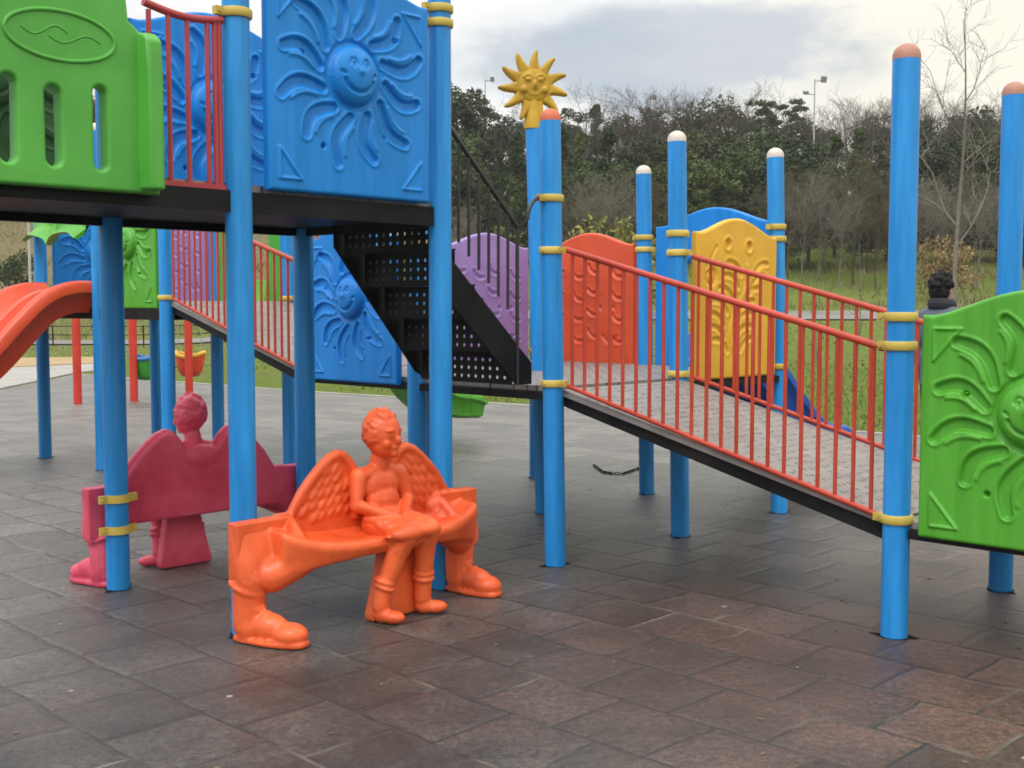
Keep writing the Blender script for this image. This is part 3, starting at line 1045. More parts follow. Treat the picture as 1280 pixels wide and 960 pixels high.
# ---- railings
def railing(a, b, za0, za1, zb0, zb1, nbars, mat, name='railing', rt=0.0165, rb=0.013, rbar=0.0095, parent=None, hook=True, label=None):
    a, b = Vector(a), Vector(b)
    mb = MB()
    top = [a + Vector((0, 0, za1)), b + Vector((0, 0, zb1))]
    bot = [a + Vector((0, 0, za0)), b + Vector((0, 0, zb0))]
    mb.tube([top[0].lerp(top[1], t) for t in (0, 0.5, 1)], rt, 12)
    mb.tube([bot[0].lerp(bot[1], t) for t in (0, 0.5, 1)], rb, 10)
    for k in range(nbars):
        t = (k + 0.5) / nbars
        mb.tube([bot[0].lerp(bot[1], t), top[0].lerp(top[1], t)], rbar, 8)
    return part(name, mb.mesh(name, angle=50), M[mat], parent=parent, label=label)


def ramp_part(hi0, hi1, lo0, lo1, zh, zl, label):
    """Sloping bridge from the edge hi0-hi1 (height zh) to lo0-lo1 (height zl)."""
    u = (hi1 - hi0).normalized()
    d = (lo0 - hi0).normalized()
    w = (hi1 - hi0).length
    a0, a1, b0, b1 = hi0 + d * 0.0, hi1 + d * 0.0, lo0, lo1
    Lr = (b0 - a0).length
    ang = math.atan2(zl - zh, Lr)
    x3 = (d * math.cos(ang) + Vector((0, 0, math.sin(ang))))
    m3 = Matrix((x3, Vector((0, 0, 1)).cross(d).normalized() if True else u, x3.cross(Vector((0, 0, 1)).cross(d).normalized()))).transposed()
    ctr = (a0 + a1 + b0 + b1) / 4 + Vector((0, 0, (zh + zl) / 2))
    mb = MB().box(ctr - Vector((0, 0, 0.016)), (Lr / math.cos(ang) - 0.05, w - 0.02, 0.036), m3)
    # the board carries its own frame so that its pattern follows the slope
    me = mb.mesh('ramp', smooth=False)
    Mb = m3.to_4x4()
    Mb.translation = ctr
    me.transform(Mb.inverted())
    o = part('ramp', me, M['plate'], Mb, label=label)
    bevel(o, 0.005)
    for s in (0, 1):
        p = (a0, a1)[s].lerp((a1, a0)[s], 0.045) + d * 0.03
        q = (b0, b1)[s].lerp((b1, b0)[s], 0.045) - d * 0.03
        mb = MB().beam(p + Vector((0, 0, zh - 0.066)), q + Vector((0, 0, zl - 0.066)), 0.045, 0.062)
        part('side_beam', mb.mesh('side_beam', smooth=False), M['black'], parent=o)
    mb = MB()
    for t in (0.2, 0.5, 0.8):
        mb.beam(a0.lerp(b0, t).lerp(a1.lerp(b1, t), 0.05) + Vector((0, 0, zh + (zl - zh) * t - 0.07)), a1.lerp(b1, t).lerp(a0.lerp(b0, t), 0.05) + Vector((0, 0, zh + (zl - zh) * t - 0.07)), 0.04, 0.05)
        part('cross_beam', mb.mesh('cross_beam', smooth=False), M['black'], parent=o)
        mb = MB()
    for s in (0, 1):
        p = (a0, a1)[s] + d * 0.075
        q = (b0, b1)[s] - d * 0.075
        railing(p, q, zh + 0.018, zh + 0.735, zl + 0.018, zl + 0.735, 21, 'red', parent=o)
    return o


ramp_part(PT['C'], PT['D'], PT['A'], PT['B'], 0.965, 0.492, 'near sloping ramp with red railings')
ramp_part(PT['M'], PT['O'], PT['T'], PT['T2'], 1.455, 0.968, 'far sloping ramp with red railings')

# red guard rail beside the green bay
mb = MB()
p0, p1 = PT['I'] - E1 * 0.415, PT['I'] - E1 * 0.066
topc = [p0.lerp(p1, t) + Vector((0, 0, 2.575 - 0.022 * math.sin(PI * t) + 0.012 * (1 - t))) for t in np.linspace(0, 1, 11)]
mb.tube(topc, 0.016, 12)
mb.beam(p0 + Vector((0, 0, 1.885)), p1 + Vector((0, 0, 1.885)), 0.03, 0.036)
for t in (0.06, 0.30, 0.54, 0.80):
    mb.tube([p0.lerp(p1, t) + Vector((0, 0, 1.89)), p0.lerp(p1, t) + Vector((0, 0, 2.56))], 0.0105, 8)
for t in (0.90, 0.955):
    mb.tube([p0.lerp(p1, t) + Vector((0, 0, 1.89)), p0.lerp(p1, t) + Vector((0, 0, 2.57))], 0.012, 8)
part('guard_rail', mb.mesh('guard_rail', angle=50), M['maroon'], label='faded red guard rail beside the green bay')
# rails round the low deck and the far side of the tall deck
railing(PT['B'] - E2 * 0.07, PT['B2'] + E2 * 0.07, 0.56, 1.25, 0.56, 1.25, 12, 'red')
railing(PT['A'] + E1 * 0.07, PT['A'] + E1 * 0.0701 + Vector((0, 0, 0)) - E2 * 0.001, 0.50, 1.36, 0.50, 1.36, 1, 'red', name='railing_stub')

# ---- black stairs from the tall deck (edge H-P) down to the main deck (edge C-R)
SL = (PT['C'] - PT['H']).dot(E1)
STAIR = part('staircase', MB().beam(PT['H'] + E1 * 0.02 + Vector((0, 0, 1.86)) + E2 * 0.08, PT['H'] + E1 * 0.02 + Vector((0, 0, 1.86)) + E2 * 0.79, 0.03, 0.09).mesh('staircase', smooth=False), M['black'], label='black perforated metal stairs')
SW = 0.74
for side, y0 in (('n', 0.05), ('f', 0.815)):
    outl = [(0.03, 1.885), (0.05, 1.70), (0.605, 1.185), (0.70, 1.10), (0.70, 0.985), (0.585, 0.985), (0.03, 1.50)]
    if side == 'f':
        outl = [(-0.03, 1.92), (0.10, 1.92), (0.66, 1.26), (0.70, 1.10), (0.70, 0.985), (0.62, 0.985), (0.54, 1.03), (-0.03, 1.72)]
    o = part('stringer', plate('stringer', outl, [], 0.012), M['black'], frame(PT['H'] + E2 * y0, E1), STAIR)
    # handrail
    mb = MB()
    r0 = PT['H'] + E2 * y0
    tp = lambda s: r0 + E1 * s + Vector((0, 0, 2.395 - 0.967 * s))
    mb.tube([tp(0.03), tp(0.3), tp(0.594)], 0.013, 10)
    mb.tube([tp(0.594), r0 + E1 * 0.594 + Vector((0, 0, 0.985))], 0.010, 8)
    mb.tube([tp(0.03), r0 + E1 * 0.03 + Vector((0, 0, 1.86))], 0.010, 8)
    for k in range(1, 8):
        s = 0.03 + 0.0705 * k
        mb.tube([tp(s), r0 + E1 * s + Vector((0, 0, 1.885 - 0.95 * s))], 0.008, 8)
    part('handrail', mb.mesh('handrail', angle=50), M['rail_black'], parent=STAIR)
hol = [circle(0.055 + 0.056 * c, 0.036 + 0.046 * r, 0.0105, 8) for c in range(12) for r in range(3)]
ME_RISER = plate('riser', [(0, 0), (SW - 0.02, 0), (SW - 0.02, 0.172), (0, 0.172)], hol, 0.004)
RUN = 0.138
for k in range(5):
    zt = 0.985 + 0.176 * (k + 1)
    s = 0.575 - RUN * k
    org = PT['H'] + E1 * s + E2 * 0.07 + Vector((0, 0, zt - 0.176))
    part('riser', ME_RISER, M['black'], frame(org, E2), STAIR)
    mb = MB().box((SW / 2 - 0.01, RUN / 2 - 0.01, 0.176), (SW - 0.02, RUN, 0.006))
    part('tread', mb.mesh('tread', smooth=False), M['black'], frame(org, E2), STAIR)
# curved grab hook by post C
mb = MB()
mb.tube([PT['C'] + lean_at('C', 1.97) - E1 * (0.05 + 0.13 * math.sin(a)) + Vector((0, 0, 1.985 - 0.13 * (1 - math.cos(a)))) for a in np.linspace(0, PI / 2, 10)], 0.011, 10)
part('grab_hook', mb.mesh('grab_hook', angle=50), M['rail_black'], parent=STAIR)

# ---- sun finial on the central post
def sun_outline():
    pts = []
    n = 11
    for k in range(n):
        a = PI / 2 + 2 * PI * (k + 0.08) / n
        for da, r in ((-0.285, 0.128), (-0.23, 0.140), (-0.165, 0.165), (-0.095, 0.196), (-0.02, 0.226), (0.04, 0.238), (0.085, 0.228), (0.105, 0.196), (0.15, 0.164), (0.22, 0.138)):
            pts.append((r * math.cos(a + da), r * math.sin(a + da)))
    return pts


so = sun_outline()
FM = frame(PT['G'] + lean_at('G', 2.85) + Vector((0, 0, 2.862)), Vector((-0.985, -0.17, 0)))
SUN = part('sun_finial', plate('sun_finial', so, [], 0.075, 0.020, 3), M['sun'], FM, label='yellow sun with a face on top of the central post')
mb = MB()
mb.ell((0, 0.030, 0), (0.112, 0.030, 0.112), nu=24, nv=14)
for sx in (-1, 1):
    mb.ell((sx * 0.042, 0.060, 0.035), (0.020, 0.012, 0.014))
    mb.tube([(sx * 0.042 + 0.03 * math.cos(a), 0.058, 0.038 + 0.028 * math.sin(a)) for a in np.linspace(0.3, PI - 0.3, 8)], 0.006, 6)
    mb.ell((sx * 0.068, 0.050, -0.030), (0.026, 0.018, 0.024))
mb.ell((0, 0.064, 0.0), (0.013, 0.018, 0.026))
mb.tube([(0.045 * math.cos(a), 0.054, -0.028 + 0.034 * math.sin(a)) for a in np.linspace(PI + 0.3, 2 * PI - 0.3, 9)], 0.006, 6)
o = part('sun_face', mb.mesh('sun_face', angle=70), M['sun'], FM, SUN)
remesh(o, 0.006, 2)
MBc = MB().tube([(0, 0, -0.280), (0, 0, -0.235), (0, 0, -0.18), (0, 0, -0.09)], [PR + 0.004, PR + 0.004, 0.050, 0.046], 28)
part('finial_socket', MBc.mesh('finial_socket', angle=40), M['sun'], FM, SUN)


# ---- slides
def slide(origin, direction, prof, path, mat, label, supports=(), closed_end=True):
    """prof: closed cross-section (y, z); path: (s, z) points along direction."""
    d = Vector(direction)
    y = Vector((0, 0, 1)).cross(d)
    ss = np.linspace(0, 1, 60)
    ps = np.array(path)
    # smooth the polyline a little by Catmull-Rom
    tt = np.linspace(0, len(ps) - 1, 70)
    pts = []
    for t in tt:
        i = min(int(t), len(ps) - 2)
        f = t - i
        p0, p1, p2, p3 = ps[max(i - 1, 0)], ps[i], ps[i + 1], ps[min(i + 2, len(ps) - 1)]
        pts.append(0.5 * ((2 * p1) + (-p0 + p2) * f + (2 * p0 - 5 * p1 + 4 * p2 - p3) * f * f + (-p0 + 3 * p1 - 3 * p2 + p3) * f ** 3))
    rings = []
    for i, (s, z) in enumerate(pts):
        a, b = pts[max(i - 1, 0)], pts[min(i + 1, len(pts) - 1)]
        tv = (d * (b[0] - a[0]) + Vector((0, 0, b[1] - a[1]))).normalized()
        nv = (Vector((0, 0, 1)) - tv * tv.z).normalized()
        c = Vector(origin) + d * s + Vector((0, 0, z))
        k = 1.0
        if closed_end and i > len(pts) - 8:
            k = math.sqrt(max(0.25, 1 - ((i - (len(pts) - 8)) / 7.2) ** 2))
        rings.append([c + y * py + nv * (pz if pz < 0.05 else 0.05 + (pz - 0.05) * k) for py, pz in prof])
    mb = MB().loft(rings)
    o = part('slide', mb.mesh('slide', angle=50), M[mat], label=label)
    for s, z in supports:
        c = Vector(origin) + d * s
        mb = MB().tube([c, c + Vector((0, 0, z))], [0.055, 0.05], 14).ell(c + Vector((0, 0, 0.01)), (0.10, 0.10, 0.02))
        part('slide_support', mb.mesh('slide_support', angle=50), M[mat], parent=o)
    return o


S1 = [(-0.31, 0.235), (-0.335, 0.21), (-0.335, 0.16), (-0.29, 0.13), (-0.27, -0.02), (-0.2, -0.05), (0.2, -0.05), (0.27, -0.02), (0.29, 0.13), (0.335, 0.16), (0.335, 0.21), (0.31, 0.235),
      (0.27, 0.235), (0.25, 0.21), (0.225, 0.06), (0.17, 0.012), (0.0, 0.0), (-0.17, 0.012), (-0.225, 0.06), (-0.25, 0.21), (-0.27, 0.235)]
S2 = [(-0.50, 0.20), (-0.53, 0.17), (-0.53, 0.10), (-0.47, 0.06), (-0.43, -0.07), (0.43, -0.07), (0.47, 0.06), (0.53, 0.10), (0.53, 0.17), (0.50, 0.20), (0.46, 0.20), (0.43, 0.17),
      (0.38, 0.035), (0.30, 0.0), (0.16, 0.0), (0.09, 0.035), (0.05, 0.135), (0.0, 0.15), (-0.05, 0.135), (-0.09, 0.035), (-0.16, 0.0), (-0.30, 0.0), (-0.38, 0.035), (-0.43, 0.17), (-0.46, 0.20)]
mid = (PT['K'] + PT['L']) / 2
slide(mid, -E1, S2, [(0.0, 1.42), (0.18, 1.415), (0.36, 1.34), (0.55, 1.16), (0.80, 0.90), (1.15, 0.62), (1.5, 0.40), (1.85, 0.30), (2.25, 0.27)], 'slide_orange', 'wide orange double slide', [(1.95, 0.25)])
mid = (PT['O'] + PT['N']) / 2
slide(mid, E1, S1, [(0.0, 1.42), (0.5, 1.40), (0.9, 1.30), (1.3, 1.06), (1.7, 0.72), (1.95, 0.46), (2.2, 0.33), (2.62, 0.29)], 'green', 'green slide ending on the rubber ground', [(2.3, 0.27)])
mid = (PT['E'] + PT['F']) / 2
slide(mid, E1, S1, [(0.0, 0.975), (0.12, 0.96), (0.35, 0.79), (0.65, 0.54), (0.95, 0.34), (1.2, 0.26), (1.5, 0.25)], 'slide_blue', 'blue slide behind the yellow panel', [(1.25, 0.23)])

# ------------------------------------------------------------------ angel benches
def wing_pts(s):
    # outline in (x, z), x measured from the wing axis (x = 0.05), s = -1 left, +1 right
    half = [(-0.455, 0.500), (-0.430, 0.536), (-0.390, 0.594), (-0.340, 0.646), (-0.290, 0.693), (-0.240, 0.730), (-0.200, 0.745), (-0.168, 0.736), (-0.136, 0.706), (-0.100, 0.655), (-0.06, 0.61), (-0.05, 0.42), (-0.455, 0.42)]
    return [(0.05 - s * x * 1.0 if s > 0 else 0.05 + x, z) for x, z in half]


def inside(p, poly):
    x, y = p
    c = False
    for (x0, y0), (x1, y1) in zip(poly, poly[1:] + poly[:1]):
        if (y0 > y) != (y1 > y) and x < (x1 - x0) * (y - y0) / (y1 - y0) + x0:
            c = not c
    return c


def prism_y(mb, outline, y0, y1):
    n = len(outline)
    vs = [Vector((x, y0, z)) for x, z in outline] + [Vector((x, y1, z)) for x, z in outline]
    fs = [tuple(range(n)), tuple(range(2 * n - 1, n - 1, -1))]
    for i in range(n):
        j = (i + 1) % n
        fs.append((i, j, n + j, n + i))
    mb.add(vs, fs)


def bench_meshes():
    out = {}
    # backrest with two wings (local x along the bench, +y towards the sitter's front)
    mb = MB()
    prism_y(mb, [(-0.685, 0.255), (-0.685, 0.505), (-0.40, 0.508), (-0.40, 0.36), (-0.44, 0.30), (-0.50, 0.255)], 0.060, 0.135)
    prism_y(mb, [(0.685, 0.255), (0.685, 0.505), (0.42, 0.508), (0.42, 0.36), (0.46, 0.30), (0.52, 0.255)], 0.060, 0.135)
    prism_y(mb, [(-0.46, 0.30), (-0.46, 0.515), (0.56, 0.515), (0.56, 0.30)], 0.062, 0.110)
    prism_y(mb, [(-0.07, 0.45), (-0.09, 0.60), (-0.05, 0.645), (0.05, 0.665), (0.15, 0.645), (0.19, 0.60), (0.17, 0.45)], 0.0622, 0.135)
    mb.ell((0.05, 0.095, 0.60), (0.15, 0.045, 0.075))
    rr = random.Random(5)
    for s in (-1, 1):
        w = wing_pts(s)
        prism_y(mb, w, 0.062, 0.105)
        mb.limb([Vector((x, 0.102, z)) for x, z in w[:10]], [0.020, 0.022, 0.024, 0.025, 0.025, 0.025, 0.025, 0.025, 0.025, 0.025], 10)
        ang = R(232) if s < 0 else R(308)
        dx, dz = math.cos(ang), math.sin(ang)
        px, pz = -dz, dx
        m3 = Matrix(((dx, 0, -px), (0, 1, 0), (dz, 0, -pz)))
        m3 = Matrix((Vector((dx, 0, dz)), Vector((0, 1, 0)), Vector((px, 0, pz)))).transposed()
        for a in range(-10, 11):
            for b in range(-12, 13):
                u = a * 0.066 + (0.033 if b % 2 else 0) + rr.uniform(-0.006, 0.006)
                v = b * 0.0325 + rr.uniform(-0.003, 0.003)
                x = 0.05 + s * 0.24 + u * dx + v * px
                z = 0.60 + u * dz + v * pz
                if inside((x, z), w) and all(inside((x + dx * e + px * g, z + dz * e + pz * g), w) for e, g in ((0.05, 0), (-0.05, 0), (0, 0.016), (0, -0.016))) and z > 0.49:
                    tilt = Matrix.Rotation(R(13 + rr.uniform(-3, 3)), 3, Vector((px, 0, pz)))
                    mb.ell((x, 0.1055, z), (0.052, 0.015, 0.0185), tilt @ m3, nu=10, nv=6)
    out['backrest'] = (mb, 0.0075, 2)
    # seat with its flared arms
    mb = MB()
    rings = []
    for x in np.linspace(-0.53, 0.58, 25):
        t = (x - 0.03) / 0.56
        e = abs(t)
        yf = 0.345 - 0.095 * e ** 3
        zt = 0.395 + 0.075 * e ** 4
        zb = 0.318 - 0.06 * e ** 3
        rings.append([Vector((x, y, z)) for y, z in ((0.07, zt + 0.035), (0.13, zt + 0.006), (0.22, zt - 0.010), (yf - 0.04, zt), (yf - 0.01, zt - 0.008), (yf, zt - 0.035), (yf - 0.02, zb + 0.005), (yf - 0.08, zb - 0.004), (0.15, zb - 0.002), (0.07, zb))])
    mb.loft(rings)
    for s in (-1, 1):
        # end block flowing down into the boot
        secs = [(0.503, 0.686, 0.42, 0.118), (0.46, 0.688, 0.41, 0.135), (0.40, 0.690, 0.40, 0.150), (0.34, 0.690, 0.41, 0.168), (0.28, 0.688, 0.455, 0.180), (0.245, 0.682, 0.49, 0.180), (0.228, 0.675, 0.51, 0.175)]
        rings = []
        for z, xa, xb, yf in secs:
            ring = [Vector((xa, 0.062, z)), Vector((xb, 0.062, z)), Vector((xb, yf - 0.012, z)), Vector((xb + 0.012, yf, z)), Vector((xa - 0.035, yf, z)), Vector((xa, yf - 0.035, z))]
            rings.append([Vector((v.x * s, v.y, v.z)) for v in ring])
        mb.loft(rings)
        # ridge from the wing root round to the seat's front lip
        mb.limb([Vector((s * 0.415, 0.105, 0.500)), Vector((s * 0.425, 0.160, 0.470)), Vector((s * 0.435, 0.215, 0.425)), Vector((s * 0.44, 0.255, 0.380))], [0.020, 0.024, 0.028, 0.030], 10)
        mb.limb([Vector((s * 0.34, 0.225, 0.345)), Vector((s * 0.45, 0.20, 0.315)), Vector((s * 0.54, 0.16, 0.27))], [0.050, 0.070, 0.072], 12)
        mb.ell((s * 0.405, 0.115, 0.44), (0.055, 0.05, 0.055))
        mb.ell((s * 0.43, 0.16, 0.40), (0.06, 0.06, 0.05))
    out['seat'] = (mb, 0.009, 9)
    # boot (left one is at x < 0); built about its own heel
    def boot(hx, hy, tx, ty):
        mb = MB()
        h, t = Vector((hx, hy, 0)), Vector((tx, ty, 0))
        d = (t - h).normalized()
        m3 = Matrix((d, Vector((0, 0, 1)).cross(d), Vector((0, 0, 1)))).transposed()
        Lb = (t - h).length
        mb.limb([h + d * 0.072 + Vector((0, 0, 0.27)), h + d * 0.068 + Vector((0, 0, 0.20)), h + d * 0.065 + Vector((0, 0, 0.10)), h + d * 0.075 + Vector((0, 0, 0.06))], [0.073, 0.070, 0.068, 0.068], 14)
        mb.ell(h + d * 0.075 + Vector((0, 0, 0.065)), (0.085, 0.060, 0.060), m3)
        mb.ell(h + d * 0.16 + Vector((0, 0, 0.070)), (0.10, 0.058, 0.062), m3)
        mb.ell(h + d * (Lb - 0.075) + Vector((0, 0, 0.050)), (0.080, 0.066, 0.050), m3)
        # sole
        ring = []
        for q in range(20):
            a = 2 * PI * q / 20
            ring.append(h + d * (Lb / 2 + (Lb / 2 + 0.006) * math.cos(a)) + m3 @ Vector((0, (0.070 if math.cos(a) > 0 else 0.062) * math.copysign(abs(math.sin(a)) ** 0.6, math.sin(a)), 0)))
        mb.loft([[v + Vector((0, 0, 0.002)) for v in ring], [v + Vector((0, 0, 0.024)) for v in ring]])
        # laces and cuff fold
        for q in range(4):
            c = h + d * (0.135 + 0.022 * q) + Vector((0, 0, 0.150 - 0.016 * q))
            mb.tube([c + m3 @ Vector((-0.004, -0.030, -0.008)), c + m3 @ Vector((0.006, 0, 0.004)), c + m3 @ Vector((-0.004, 0.030, -0.008))], 0.006, 6)
        mb.tube([h + d * 0.06 + m3 @ Vector((0.070 * math.cos(a), 0.070 * math.sin(a), 0.232 - 0.03 * math.cos(a))) for a in np.linspace(0, 2 * PI, 20)], 0.012, 6)
        return mb
    out['boot_l'] = (boot(-0.643, 0.050, -0.515, 0.368), 0.0075, 2)
    out['boot_r'] = (boot(0.575, 0.045, 0.630, 0.345), 0.0075, 2)
    # pedestal slab behind the figure's feet
    mb = MB()
    prism_y(mb, [(-0.085, 0.004), (0.215, 0.004), (0.220, 0.03), (0.165, 0.36), (0.0, 0.36), (-0.085, 0.03)], 0.205, 0.270)
    out['pedestal'] = (mb, 0.009, 3)
    # the seated winged child
    mb = MB()
    ax = 0.05
    mb.ell((ax, 0.185, 0.445), (0.098, 0.085, 0.080))
    mb.ell((ax, 0.165, 0.520), (0.094, 0.074, 0.095))
    mb.ell((ax, 0.150, 0.595), (0.108, 0.070, 0.084))
    mb.limb([Vector((ax - 0.10, 0.150, 0.642)), Vector((ax, 0.150, 0.665)), Vector((ax + 0.10, 0.150, 0.642))], [0.036, 0.040, 0.036])
    mb.limb([Vector((ax, 0.150, 0.66)), Vector((ax + 0.002, 0.155, 0.72))], [0.047, 0.044])
    hc = Vector((ax + 0.006, 0.165, 0.822))
    yaw = Matrix.Rotation(R(-14), 3, 'Z')

    def hd(p, r, m=None):
        mb.ell(hc + yaw @ Vector(p), r, yaw if m is None else yaw @ m, nu=14, nv=9)
    hd((0, 0, 0.012), (0.082, 0.092, 0.101))
    hd((0, 0.016, -0.038), (0.068, 0.070, 0.068))
    hd((0, 0.072, -0.082), (0.022, 0.018, 0.020))
    hd((0, 0.094, -0.020), (0.0125, 0.017, 0.020))
    hd((0, 0.086, 0.002), (0.008, 0.012, 0.028))
    for s in (-1, 1):
        hd((s * 0.030, 0.074, 0.024), (0.026, 0.014, 0.008))
        hd((s * 0.030, 0.076, 0.004), (0.013, 0.009, 0.009))
        hd((s * 0.040, 0.058, -0.034), (0.022, 0.022, 0.024))
        hd((s * 0.076, -0.006, -0.012), (0.011, 0.020, 0.026))
    hd((0, 0.080, -0.052), (0.025, 0.012, 0.0065))
    hd((0, 0.078, -0.064), (0.020, 0.012, 0.007))
    # hair in short curls
    hr = random.Random(4)
    for q in range(150):
        a = hr.uniform(0, 2 * PI)
        el = math.asin(hr.uniform(-0.45, 1.0))
        if math.sin(a) > 0.25 and el < 0.45 + 0.35 * math.sin(a):
            continue
        p = Vector((0.079 * math.cos(el) * math.cos(a), 0.089 * math.cos(el) * math.sin(a), 0.012 + 0.099 * math.sin(el)))
        tw = Matrix.Rotation(a + PI / 2, 3, 'Z') @ Matrix.Rotation(-el, 3, 'Y') @ Matrix.Rotation(hr.uniform(-0.7, 0.7), 3, 'X')
        mb.ell(hc + yaw @ p, (0.020, 0.009, 0.0085), yaw @ tw, nu=8, nv=6)
    # arms folded into the lap
    for s in (-1, 1):
        mb.limb([Vector((ax + s * 0.115, 0.150, 0.640)), Vector((ax + s * 0.145, 0.175, 0.515)), Vector((ax + s * 0.025, 0.300, 0.462))], [0.043, 0.035, 0.024])
        hp = Vector((ax + s * 0.012, 0.312, 0.456))
        mb.ell(hp, (0.030, 0.020, 0.016))
        for f in range(4):
            b = hp + Vector((-s * 0.018, -0.012 + 0.009 * f, 0.004))
            mb.limb([b, b + Vector((-s * (0.020 + 0.003 * (f % 3)), 0.006, -0.002)), b + Vector((-s * 0.036, 0.010, -0.012))], [0.0072, 0.0068, 0.006], 6)
        mb.limb([hp + Vector((0, 0.012, 0.008)), hp + Vector((-s * 0.012, 0.024, 0.010)), hp + Vector((-s * 0.022, 0.030, 0.004))], [0.008, 0.0075, 0.0065], 6)
    # legs: knees forward of the seat, shins down to the ground
    legs = [((ax - 0.052, 0.20, 0.425), (ax - 0.030, 0.375, 0.395), (ax - 0.095, 0.305, 0.17), (ax - 0.108, 0.290, 0.075), (ax - 0.080, 0.345, 0.028)),
            ((ax + 0.052, 0.20, 0.425), (ax + 0.098, 0.378, 0.405), (ax + 0.118, 0.320, 0.18), (ax + 0.125, 0.305, 0.075), (ax + 0.180, 0.345, 0.028))]
    for hip, kn, an, hl, toe in legs:
        hip, kn, an, hl, toe = map(Vector, (hip, kn, an, hl, toe))
        mb.limb([hip, hip.lerp(kn, 0.5), kn], [0.074, 0.068, 0.057])
        calf = kn.lerp(an, 0.38) + Vector((0, -0.012, 0))
        mb.limb([kn, calf, an, hl], [0.054, 0.050, 0.040, 0.040])
        d = (toe - hl)
        d.z = 0
        d.normalize()
        m3 = Matrix((d, Vector((0, 0, 1)).cross(d), Vector((0, 0, 1)))).transposed()
        base = Vector((hl.x, hl.y, 0))
        mb.ell(base + d * 0.010 + Vector((0, 0, 0.040)), (0.048, 0.036, 0.038), m3)
        mb.ell(base + d * 0.058 + Vector((0, 0, 0.032)), (0.058, 0.038, 0.030), m3)
        for dz in (0.0, 0.026):
            c = an.lerp(hl, 0.05) + Vector((0, 0, dz))
            ax3 = (kn - hl).normalized()
            mt = rot_to(ax3)
            mb.tube([c + mt @ Vector((0.043 * math.cos(a), 0.043 * math.sin(a), 0)) for a in np.linspace(0, 2 * PI, 14)], 0.010, 6)
    # draped skirt
    mb.ell((ax + 0.015, 0.352, 0.388), (0.118, 0.058, 0.060))
    mb.ell((ax - 0.05, 0.340, 0.375), (0.060, 0.050, 0.058))
    mb.ell((ax + 0.01, 0.275, 0.430), (0.128, 0.135, 0.040))
    mb.ell((ax - 0.02, 0.375, 0.405), (0.100, 0.062, 0.042))
    mb.ell((ax + 0.085, 0.385, 0.412), (0.072, 0.058, 0.040))
    mb.limb([Vector((ax - 0.10, 0.27, 0.44)), Vector((ax - 0.075, 0.37, 0.385)), Vector((ax - 0.06, 0.392, 0.372))], [0.020, 0.018, 0.012], 8)
    mb.limb([Vector((ax - 0.02, 0.30, 0.455)), Vector((ax - 0.01, 0.395, 0.420))], [0.016, 0.014], 8)
    mb.limb([Vector((ax + 0.03, 0.30, 0.458)), Vector((ax + 0.045, 0.40, 0.425))], [0.014, 0.012], 8)
    prism_y(mb, [(ax - 0.135, 0.40), (ax - 0.01, 0.415), (ax + 0.0, 0.375), (ax - 0.055, 0.325)], 0.335, 0.375)
    mb.limb([Vector((ax - 0.115, 0.20, 0.455)), Vector((ax - 0.085, 0.30, 0.45)), Vector((ax - 0.02, 0.345, 0.447)), Vector((ax + 0.06, 0.335, 0.452))], [0.016] * 4, 8)
    out['figure'] = (mb, 0.0062, 1)
    return out


BM = bench_meshes()


def bench(p0, p1, fwd, mat, label):
    mid = (PT[p0] + PT[p1]) / 2
    F = frame(mid, (PT[p1] - PT[p0]).normalized(), fwd)
    root = empty('angel_bench', mid)
    root.matrix_basis = F
    tag(root, label, 'bench', 'moulded angel benches under the tall deck')
    objs = {}
    for key, nm in (('backrest', 'backrest'), ('seat', 'seat'), ('boot_l', 'boot_leg'), ('boot_r', 'boot_leg'), ('pedestal', 'pedestal'), ('figure', 'angel_figure')):
        mb, vx, sm = BM[key]
        if not hasattr(mb, 'me'):
            mb.me = mb.mesh(key, angle=80)
        o = link(nm, mb.me, M[mat], root, F)
        remesh(o, vx, sm)
        objs[key] = o
    return root


bench('I', 'H', -E2, 'orange', 'bright orange plastic bench with feathered wings, a seated winged child and boot-shaped legs')
bench('P', 'J', E2, 'crimson', 'crimson plastic bench turned away, strapped to a blue post by two yellow clamps')

# ------------------------------------------------------------------ the setting


def uv(a, b):          # metres along E1, E2 from post C
    return ORG + E1 * a + E2 * b


def sp(x, k=3.0):
    return np.where(x / k > 30, x, k * np.log1p(np.exp(np.clip(x / k, -40, 30))))


def hgt(x, y):
    x = np.asarray(x, float)
    y = np.asarray(y, float)
    yr = np.maximum(y, 1.0)
    t = sstep(-0.32, 0.02, x / yr)
    d = np.hypot(x * 0.25, y)
    yy = np.minimum(y, 110)
    zr = 0.05 * (sp(yy - 25, 1.5)) + 0.125 * sp(yy - 49)
    zl = 0.225 * sp(yy - 55)
    z = zl * (1 - t) + zr * t
    return np.where(y < 18, 0, z)


def zg(x, y):
    return float(hgt(x, y)) - 0.012


